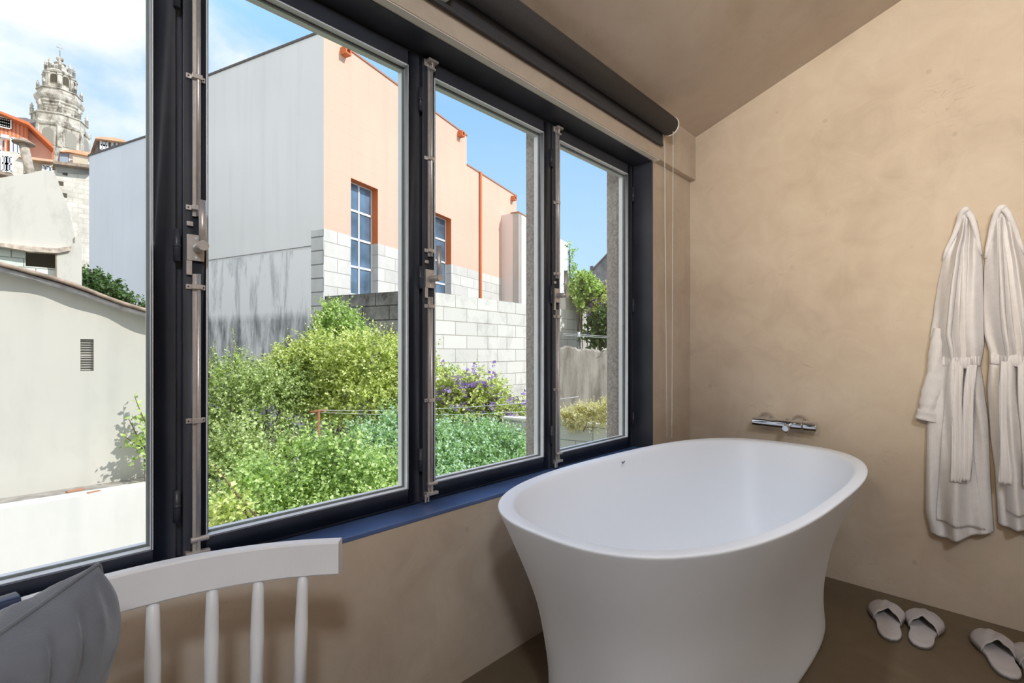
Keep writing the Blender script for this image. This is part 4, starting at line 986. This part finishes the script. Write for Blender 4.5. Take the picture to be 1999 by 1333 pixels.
pxpoly('dark_wall', facade('dark_weathered_boards', (.16, .14, .13), streak=.5), [(190, 999), (190, 270), (214, 274), (214, 999)], YC, 2.5, root)
pxpoly('pale_wall', facade('weathered_pale_boards', (.55, .54, .52), streak=.4), [(214, 999), (214, 274), (246, 278), (246, 999)], YC+.1, 2.5, root)
pxpoly('tile_roof', MATS['terracotta_tile'], [(186, 270), (187, 267), (220, 268), (240, 272), (251, 278), (240, 277), (214, 273.5)], YC-.4, 3.3, root)
hwin(197, 277, 209, 292, YC-.06, 2, 2); hwin(219, 279, 236, 286, YC-.0, 2, 1)
# ---------------------------------------------------------------- baroque tower
DT = 95.0; tb_ = at(117, 300, DT); PXM = DT/FPX
mt_, nt, b = mat('carved_pale_granite'); t = N(nt, 'ShaderNodeTexCoord')
n_ = N(nt, 'ShaderNodeTexNoise', inp={'Scale': .9, 'Detail': 9, 'Roughness': .7}); mp = N(nt, 'ShaderNodeMapping', inp={'Scale': (1, 1, .5)}); lk(nt, t.outputs['Object'], mp.inputs[0]); lk(nt, mp.outputs[0], n_.inputs[0])
r_ = ramp(nt, n_.outputs[0], [(.38, (.20, .175, .14)), (.48, (.50, .46, .39)), (.62, (.70, .66, .58))]); lk(nt, r_.outputs[0], b.inputs['Base Color']); b.inputs['Roughness'].default_value = .95
M_TOWER = mt_
root = tag(empty('tower', (tb_.x, tb_.y, GZ)), 'tall baroque stone bell tower with cornices, clock and cross on top', 'tower')
ZT_ = lambda py: zat(py, DT)-GZ
PH = TH+PI/8+.35
def lev(name, prof, n=8, mt=None, ph=None):     # profile of (picture row, width in px)
    m = MB(); m.lathe([(w_*.5*PXM*1.04, ZT_(py)) for py, w_ in prof], Matrix.Rotation(PH if ph is None else ph, 4, 'Z'), n, smooth=False); return m.build(name, mt or M_TOWER, root)
lev('lower_shaft', [(HY+(1-GZ)*FPX/DT, 84), (470, 84), (262, 84), (260, 88), (256, 90), (253, 88), (252, 84), (250, 84)])
lev('lower_parapet', [(250, 78), (238, 78), (237, 82), (235, 82), (234, 74)], 8)
lev('clock_stage', [(250, 54), (224, 54)])
lev('great_cornice', [(224, 55), (221, 58), (220, 57), (217, 61), (214, 60), (211, 65), (208, 64), (205, 68), (202, 70), (199, 71), (196, 70), (195, 60)])
lev('balustrade', [(196, 62), (195, 66), (193, 66), (193, 62), (186, 62), (186, 66), (184.5, 66), (184.5, 60)])
lev('belfry', [(196, 47), (184, 47), (183, 50), (181, 50), (180, 45), (152, 42), (151, 47), (148, 48), (146, 44), (144, 40), (143, 36)])
lev('scroll_dome', [(146, 34), (140, 31), (136, 32), (134, 25), (130, 16), (127, 13), (126, 17), (124.5, 17), (124, 9), (121, 6)], 12)
lev('ball', [(121, 2), (120, 7), (118, 10), (116, 10.6), (114, 10), (112, 6), (111.4, 1)], 16)
m = MB(); m.tube([(0, 0, ZT_(112)), (0, 0, ZT_(84))], .06, 6); m.box((-.5, -.06, ZT_(94)), (.5, .06, ZT_(93))); m.build('cross', M_TOWER, root)
rg = random.Random(5)
def finials(py, wd, h, nm, n=8, s_=1.0):
    for k in range(n):
        a = PH+2*PI*k/n; R_ = wd*.5*PXM; z_ = ZT_(py); m = MB()
        m.lathe([(.28*s_, 0), (.28*s_, .5*h), (.36*s_, .52*h), (.16*s_, .6*h), (.30*s_, .72*h), (.22*s_, .84*h), (.10*s_, .9*h), (.12*s_, .95*h), (.02, 1.05*h)], Matrix.Translation((R_*math.cos(a), R_*math.sin(a), z_)), 8)
        m.build(nm, M_TOWER, root)
finials(234, 78, 2.0, 'finial'); finials(184.5, 62, 1.6, 'finial', s_=.85); finials(146, 40, 2.1, 'finial', s_=.9)
# pilasters, arched openings and the clock on the side towards the window
vd = Vector((-tb_.x, -tb_.y)).normalized(); 
def facing(k, R_):
    a = PH+PI/8+2*PI*k/8; return Matrix.Translation((R_*math.cos(a), R_*math.sin(a), 0))@Matrix.Rotation(a+PI/2, 4, 'Z')
ks = sorted(range(8), key=lambda k: -(math.cos(PH+PI/8+2*PI*k/8)*vd.x+math.sin(PH+PI/8+2*PI*k/8)*vd.y))[:3]
def archmesh(w_, h, y, z0, Mx, th=.2):
    m = MB(); pts = [(-w_/2, 0), (w_/2, 0)]+[(w_/2*math.cos(PI*i/10), h-w_/2+w_/2*math.sin(PI*i/10)) for i in range(11)]
    n = len(pts); vs = [Mx@Vector((x, -y, z0+z)) for x, z in pts]+[Mx@Vector((x, -y+th, z0+z)) for x, z in pts]
    m.add(vs, [tuple(range(n)), tuple(range(n, 2*n))]+[(i, (i+1)%n, n+(i+1)%n, n+i) for i in range(n)]); return m
ap = math.cos(PI/8)*1.04
for i, k in enumerate(ks):
    Rb = 44*.5*PXM*ap
    archmesh(1.5, 2.1, .10, ZT_(173), facing(k, Rb), .3).build('opening_surround', M_TOWER, root)
    archmesh(.95, 1.65, .16, ZT_(172), facing(k, Rb), .3).build('belfry_opening', MATS['dark_interior'], root)
    Rl = 84*.5*PXM*ap
    archmesh(2.4, 3.6, .10, ZT_(298), facing(k, Rl), .3).build('niche_surround', M_TOWER, root)
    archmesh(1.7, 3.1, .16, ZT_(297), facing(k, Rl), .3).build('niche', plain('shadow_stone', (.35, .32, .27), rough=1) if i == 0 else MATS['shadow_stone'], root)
Rc = 54*.5*PXM*ap; Mx = facing(ks[0], Rc)
m = MB(); m.lathe([(.0, .22), (.95, .22), (1.10, .16), (1.12, 0)], Mx@Matrix.Translation((0, 0, ZT_(238)))@Matrix.Rotation(PI/2, 4, 'X')@Matrix.Diagonal((1, .85, 1, 1)), 28); c_ = m.build('clock_surround', M_TOWER, root)
m = MB(); m.lathe([(.0, .25), (.80, .25), (.82, .2)], Mx@Matrix.Translation((0, 0, ZT_(238)))@Matrix.Rotation(PI/2, 4, 'X')@Matrix.Diagonal((1, .85, 1, 1)), 28); m.build('clock_face', M_LIME, c_)
for zr0, zr1, wd, nm in ((252, 300, 84, 'pilaster'), (224, 248, 54, 'pilaster'), (153, 180, 44, 'pilaster')):
    for k in range(8):
        a = PH+2*PI*k/8; R_ = wd*.5*PXM*1.0; m = MB(); q = .30
        Mz = Matrix.Translation((R_*math.cos(a), R_*math.sin(a), 0))@Matrix.Rotation(a, 4, 'Z')
        m.box((-q, -q, ZT_(zr1)), (q, q, ZT_(zr0)), Mz); m.box((-q*1.3, -q*1.3, ZT_(zr0)-.3), (q*1.3, q*1.3, ZT_(zr0)), Mz); m.build(nm, M_TOWER, root)
# ---------------------------------------------------------------- planting
LG_A = leafmat('olive_green_leaves', (0.126, 0.171, 0.063), (0.390, 0.481, 0.195), (0.737, 0.819, 0.437))
LG_B = leafmat('yellow_green_leaves', (0.180, 0.225, 0.054), (0.520, 0.598, 0.195), (0.900, 0.900, 0.491))
LG_C = leafmat('fresh_green_leaves', (0.117, 0.189, 0.054), (0.390, 0.533, 0.182), (0.737, 0.846, 0.410))
LG_D = leafmat('dark_green_leaves', (.03, .07, .025), (.07, .14, .04), (.15, .24, .08))
LG_E = leafmat('blue_green_leaves', (0.108, 0.198, 0.081), (0.338, 0.520, 0.221), (0.683, 0.819, 0.751))
LG_F = leafmat('dry_straw_leaves', (.40, .34, .20), (.66, .60, .38), (.82, .78, .60))
M_FLOWER = leafmat('purple_petals', (.22, .12, .55), (.34, .20, .70), (.50, .38, .80), trans=.3)
M_BARK = plain('brown_bark', (.16, .11, .07), rough=.95, noise=.3, nscale=20)
def leafmesh(name, mt, parent, pos, dr, size, rng, wid=.42, off=None):
    n = len(pos); dr = dr/np.linalg.norm(dr, axis=1)[:, None]
    up = rng.normal(size=(n, 3))*.75+np.array([.15, -.25, 1.0])
    side = np.cross(dr, up); side /= np.linalg.norm(side, axis=1)[:, None]+1e-9
    nn = np.cross(side, dr); sz = size[:, None]
    base = pos; tip = pos+dr*sz-nn*sz*.12; mid = pos+dr*sz*.45
    l = mid+side*sz*wid+nn*sz*.10; r = mid-side*sz*wid+nn*sz*.10
    V = np.stack([base, l, tip, r], 1).reshape(-1, 3)
    if off is not None: V = V-np.array(off)
    idx = np.arange(n)*4
    F = np.stack([idx, idx+2, idx+1, idx, idx+3, idx+2], 1).reshape(-1)
    me = bpy.data.meshes.new(name); me.vertices.add(len(V)); me.vertices.foreach_set('co', V.astype(np.float32).ravel())
    me.loops.add(len(F)); me.loops.foreach_set('vertex_index', F.astype(np.int32)); me.polygons.add(len(F)//3)
    me.polygons.foreach_set('loop_start', np.arange(0, len(F), 3, dtype=np.int32)); me.update(calc_edges=True); me.materials.append(mt)
    o = bpy.data.objects.new(name, me); COL.objects.link(o)
    if parent: o.parent = parent
    return o
def shrub(name, label, cat, blobs, mt, leaf, n, seed, shoot=.35, group=None, flowers=0, wid=.42, sprays=(), trunkr=.03, kleaf=9, up=.5, flowerzone=None, ground=None):
    """blobs: (px, py, depth, rx, rz) ellipsoids; leaves grow along short shoots on many small sub-clumps"""
    rng = np.random.default_rng(seed)
    C_ = [np.array(at(b[0], b[1], b[2])) for b in blobs]
    gz = GZ if ground is None else ground
    base = np.mean(C_, axis=0); root = tag(empty(name, (base[0], base[1], gz)), label, cat, group)
    vol = np.array([b[3]*b[3]*b[4] for b in blobs])**(2/3); vol = vol/vol.sum()
    pos = []; dr = []; sz = []; stems = []
    P_ = []; Dn = []
    for b, c, v in zip(blobs, C_, vol):
        ns = max(4, int(n*v)); rx, rz_ = b[3], b[4]
        # sub-clumps over the ellipsoid
        q = max(5, int(26*v*len(blobs))); cd = rng.normal(size=(q, 3)); cd[:, 1] -= .45; cd[:, 2] += .3; cd /= np.linalg.norm(cd, axis=1)[:, None]
        cc = cd*np.array([rx, rx, rz_])*rng.uniform(.55, .95, (q, 1)); cr_ = rng.uniform(.22, .5, q)*min(rx, rz_)
        ii = rng.integers(0, q, ns); d = rng.normal(size=(ns, 3)); d[:, 1] -= .3; d /= np.linalg.norm(d, axis=1)[:, None]
        p = c+cc[ii]+d*(cr_[ii]*rng.uniform(.5, 1.0, ns))[:, None]
        P_.append(p); dd = d*.8+cd[ii]*.6+rng.normal(size=(ns, 3))*.25; dd[:, 2] += up; Dn.append(dd/np.linalg.norm(dd, axis=1)[:, None])
    P_ = np.concatenate(P_); Dn = np.concatenate(Dn)
    L = shoot*rng.uniform(.4, 1.2, len(P_))
    for k in range(kleaf):
        t = (k+.5)/kleaf
        pp = P_+Dn*(L*t)[:, None]; pp[:, 2] -= .12*L*t*t
        s_ = np.cross(Dn, rng.normal(size=Dn.shape)); s_ /= np.linalg.norm(s_, axis=1)[:, None]+1e-9
        pos.append(pp); dr.append(Dn*.55+s_*.9); sz.append(leaf*rng.uniform(.6, 1.25, len(P_))*(1.1-.45*t))
    # long single sprays: (px0, py0, px1, py1, depth, leaf count)
    br = MB()
    for (a0, b0, a1, b1, d0, cnt, ls) in sprays:
        p0, p1 = np.array(at(a0, b0, d0)), np.array(at(a1, b1, d0)); ax = p1-p0; Ls = np.linalg.norm(ax)
        bow = rng.normal(size=3)*.04*Ls
        tt = np.linspace(0, 1, cnt); pp = p0+ax*tt[:, None]+bow*np.sin(tt*np.pi)[:, None]
        s_ = np.cross(np.tile(ax/Ls, (cnt, 1)), rng.normal(size=(cnt, 3))); s_ /= np.linalg.norm(s_, axis=1)[:, None]
        pos.append(pp); dr.append(ax/Ls*.6+s_); sz.append(ls*rng.uniform(.7, 1.2, cnt)*(1.15-.5*tt))
        br.tube([pp[0], pp[cnt//2], pp[-1]], [.012, .008, .003], 6)
    pos = np.concatenate(pos); dr = np.concatenate(dr); sz = np.concatenate(sz)
    off = (base[0], base[1], gz)
    leafmesh('foliage', mt, root, pos, dr, sz, rng, wid, off)
    # trunk and limbs
    tm = MB()
    for v_ in br.v: pass
    tm.v = [(x-off[0], y-off[1], z-off[2]) for x, y, z in br.v]; tm.f = br.f; tm.sm = br.sm
    for b, c in zip(blobs, C_):
        c = c-np.array(off); r0 = np.array([rng.normal()*.1, rng.normal()*.1, 0])
        tm.tube([r0, r0*.5+c*np.array([.4, .4, .45]), c], [trunkr, trunkr*.7, trunkr*.35], 7)
        for k in range(4):
            e = c+rng.normal(size=3)*np.array([b[3], b[3], b[4]])*.5; tm.tube([c*np.array([.8, .8, .75]), (c+e)/2, e], [trunkr*.4, trunkr*.3, trunkr*.1], 5)
    tm.build('branches', M_BARK, root)
    if flowers:
        sel = rng.integers(0, len(P_), flowers*6); pp = P_[sel]+Dn[sel]*(L[sel]*.8)[:, None]
        zc_ = np.quantile(pp[:, 2], .45) if flowerzone is None else flowerzone
        pp = pp[pp[:, 2] > zc_][:flowers]; n_ = len(pp); K = 5
        fp = np.repeat(pp, K, 0); a = rng.normal(size=fp.shape)
        o = leafmesh('flowers', M_FLOWER, root, fp+a*.01, a, np.full(len(fp), leaf*1.05), rng, .6, off); o['kind'] = 'stuff'
    return root
shrub('shrub', 'tall olive green shrub filling the left of the second pane', 'shrub', [(446, 765, 8.5, .66, .56), (520, 800, 8.3, .70, .70), (440, 870, 7.8, .52, .8), (470, 930, 7.5, .8, .8), (560, 760, 8.7, .46, .40)], LG_A, .056, 3800, 1,
      sprays=[(430, 740, 418, 668, 8.4, 26, .062), (455, 740, 452, 640, 8.5, 34, .062), (520, 760, 560, 690, 8.6, 26, .062), (408, 740, 406, 680, 8.3, 24, .062), (600, 760, 540, 668, 8.7, 30, .06)])
shrub('shrub', 'broad yellow green shrub in the middle of the second pane', 'shrub', [(640, 730, 9.0, .75, .60), (735, 720, 8.8, .65, .65), (580, 740, 9.0, .60, .55), (700, 780, 8.6, .9, .45), (790, 740, 8.8, .55, .65)], LG_B, .062, 4200, 2,
      sprays=[(640, 680, 610, 615, 9.2, 26, .07), (760, 680, 765, 632, 8.8, 22, .07), (580, 690, 560, 640, 9.1, 20, .07), (800, 700, 815, 650, 8.8, 24, .07)])
shrub('climbing_plant', 'leafy climber reaching up the dark stained corner of the block wall', 'climber', [(655, 622, 10.6, .34, .30), (690, 650, 10.5, .26, .34), (640, 660, 10.5, .35, .35)], LG_C, .065, 620, 3, shoot=.3, trunkr=.02)
shrub('shrub', 'glossy leaved shrub with upright stems at the bottom of the second pane', 'shrub', [(560, 930, 5.4, .42, .36), (650, 920, 5.5, .45, .34), (720, 960, 5.6, .5, .34), (500, 980, 5.0, .35, .3), (620, 1010, 5.2, .6, .3)], LG_C, .052, 2000, 4, kleaf=8,
      sprays=[(605, 900, 597, 812, 5.5, 34, .06), (650, 900, 640, 850, 5.6, 22, .055), (560, 900, 545, 830, 5.5, 24, .055), (700, 920, 690, 860, 5.6, 22, .055)])
shrub('sapling', 'bright lime sapling leaning into the lower left corner of the second pane', 'plant', [(450, 1000, 4.3, .16, .12)], LG_B, .05, 60, 5, shoot=.25, trunkr=.008,
      sprays=[(500, 1040, 418, 908, 4.3, 44, .062), (520, 1030, 440, 940, 4.35, 34, .06), (490, 1050, 430, 1000, 4.2, 26, .055)])
shrub('shrub', 'low grey green shrub behind the glossy one, lower right of the second pane', 'shrub', [(790, 880, 7.2, .70, .45), (730, 860, 7.4, .5, .28), (860, 900, 7.2, .6, .45), (800, 950, 6.8, .9, .4)], LG_E, .055, 2600, 6)
shrub('flowering_shrub', 'rounded shrub covered in purple flowers in front of the block wall', 'shrub', [(925, 800, 9.4, .66, .66), (985, 830, 9.3, .42, .56), (870, 810, 9.2, .5, .55), (1005, 860, 9.2, .25, .40)], LG_B, .062, 2600, 7, flowers=420, flowerzone=zat(880, 9.3))
shrub('shrub', 'dense blue green shrub filling the foot of the third pane', 'shrub', [(900, 880, 7.6, .62, .36), (970, 880, 7.6, .48, .34), (860, 930, 7.0, .6, .35), (940, 930, 7.2, .6, .3), (1010, 900, 7.6, .25, .28)], LG_E, .055, 2800, 8)
shrub('plant', 'large leaved plant casting its shadow on the cream shed', 'plant', [(282, 850, 6.62, .14, .22), (296, 880, 6.66, .16, .20), (312, 850, 6.7, .2, .3)], LG_C, .085, 46, 9, shoot=.25, kleaf=6, trunkr=.010,
      sprays=[(296, 890, 250, 815, 6.6, 12, .10), (296, 850, 262, 772, 6.62, 14, .10), (296, 890, 240, 850, 6.6, 10, .10)])
shrub('tree', 'dark green tree between the shed roof and the pale blue wall', 'tree', [(190, 575, 12.2, .35, .35), (222, 590, 12.2, .25, .25), (172, 560, 12.2, .2, .3), (200, 600, 12.2, .5, .2)], LG_D, .11, 900, 10)
shrub('plant', 'small dark sprig growing above the end of the shed roof', 'plant', [(276, 610, 12.0, .10, .12)], LG_D, .09, 40, 11, trunkr=.01)
shrub('shrub', 'green shrub on the terrace above the rubble stone wall', 'shrub', [(155, 440, 27, .45, .45), (170, 450, 27, .4, .3)], LG_C, .16, 300, 12)
shrub('tree', 'slender pale green tree at the left of the last pane', 'tree', [(1112, 495, 22, .10, .45), (1114, 535, 22, .16, .5), (1113, 570, 22, .2, .5)], LG_E, .10, 130, 13, shoot=.3)
shrub('tree', 'bright green tree in front of the grey gabled house', 'tree', [(1134, 560, 17, .36, .40), (1150, 572, 17, .4, .4), (1128, 580, 17, .25, .4)], LG_C, .12, 800, 14, shoot=.25)
shrub('flowering_tree', 'yellow green tree with lilac flowers at the right of the last pane', 'tree', [(1160, 582, 17.2, .42, .46), (1186, 598, 16.8, .42, .50), (1206, 604, 16.6, .40, .55), (1168, 615, 17, .46, .46)], LG_B, .11, 1200, 15, shoot=.28, flowers=160, flowerzone=2.0)
shrub('climbing_plant', 'dark green climber growing just behind the old wall in the last pane', 'climber', [(1168, 645, 16.2, .46, .5), (1195, 640, 16.0, .46, .58), (1220, 640, 16.2, .4, .58)], LG_D, .13, 900, 16, flowers=14, flowerzone=1.0)
for i, (px, py, d, w_, lab) in enumerate(((1110, 810, 8.0, .22, 'leftmost'), (1150, 805, 7.6, .26, 'middle'), (1190, 800, 7.2, .26, 'rightmost'))):
    shrub('dry_bush', lab+' of three straw coloured bushes on the terrace above the low block wall', 'bush', [(px, py+6, d, w_, .12+.03*i), (px+14, py+10, d, w_*.6, .15)], LG_F, .035, 520, 20+i, shoot=.16, group='dry bushes on the terrace', trunkr=.008, ground=zL-.03)
shrub('shrub', 'small leafy sprig on the sunny block wall above the purple flowers', 'plant', [(860, 728, 10.6, .10, .05), (878, 722, 10.6, .08, .04)], LG_C, .055, 40, 30, shoot=.18, trunkr=.006)
# ---------------------------------------------------------------- clothes line
pA = at(622, 870, 7.6); pB = at(1090, 800, 8.2)
r = tag(empty('clothes_line', (pA.x, pA.y, GZ)), 'rusty T-shaped clothes line post with sagging wires over the shrubs', 'clothes line')
pt = at(622, 803, 7.6)-Vector((pA.x, pA.y, GZ)); m = MB(); m.tube([(0, 0, 0), pt], .022, 10); m.tube([pt+Vector((-.13, .02, 0)), pt+Vector((.13, -.02, .01))], .02, 8); m.build('post', plain('rusty_iron', (.30, .12, .06), rough=.8, noise=.4, nscale=30), r)
for dy in (-4, 3):
    a_ = at(626, 803+dy*.6, 7.6); b_ = at(1130, 786+dy*3, 8.6); P_ = []
    for i in range(25):
        t = i/24; p = a_.lerp(b_, t); p.z -= .16*4*t*(1-t)*.5; P_.append(p-Vector((pA.x, pA.y, GZ)))
    m = MB(); m.tube(P_, .004, 5); m.build('wire', M_BEAD, r)
off = Vector((pA.x, pA.y, GZ))
for k in (0, 3):
    m = MB(); m.tube([at(1100, 651+k, 9.2)-off, at(1240, 660+k, 7.4)-off], .005, 5); w_ = m.build('wire', M_BEAD, r)
m = MB(); m.lathe([(.0, -.05), (.03, -.04), (.015, 0), (.03, .04), (.0, .05)], Matrix.Translation(at(1130, 653, 8.85)-off), 10); m.build('insulator', M_BEAD, r)
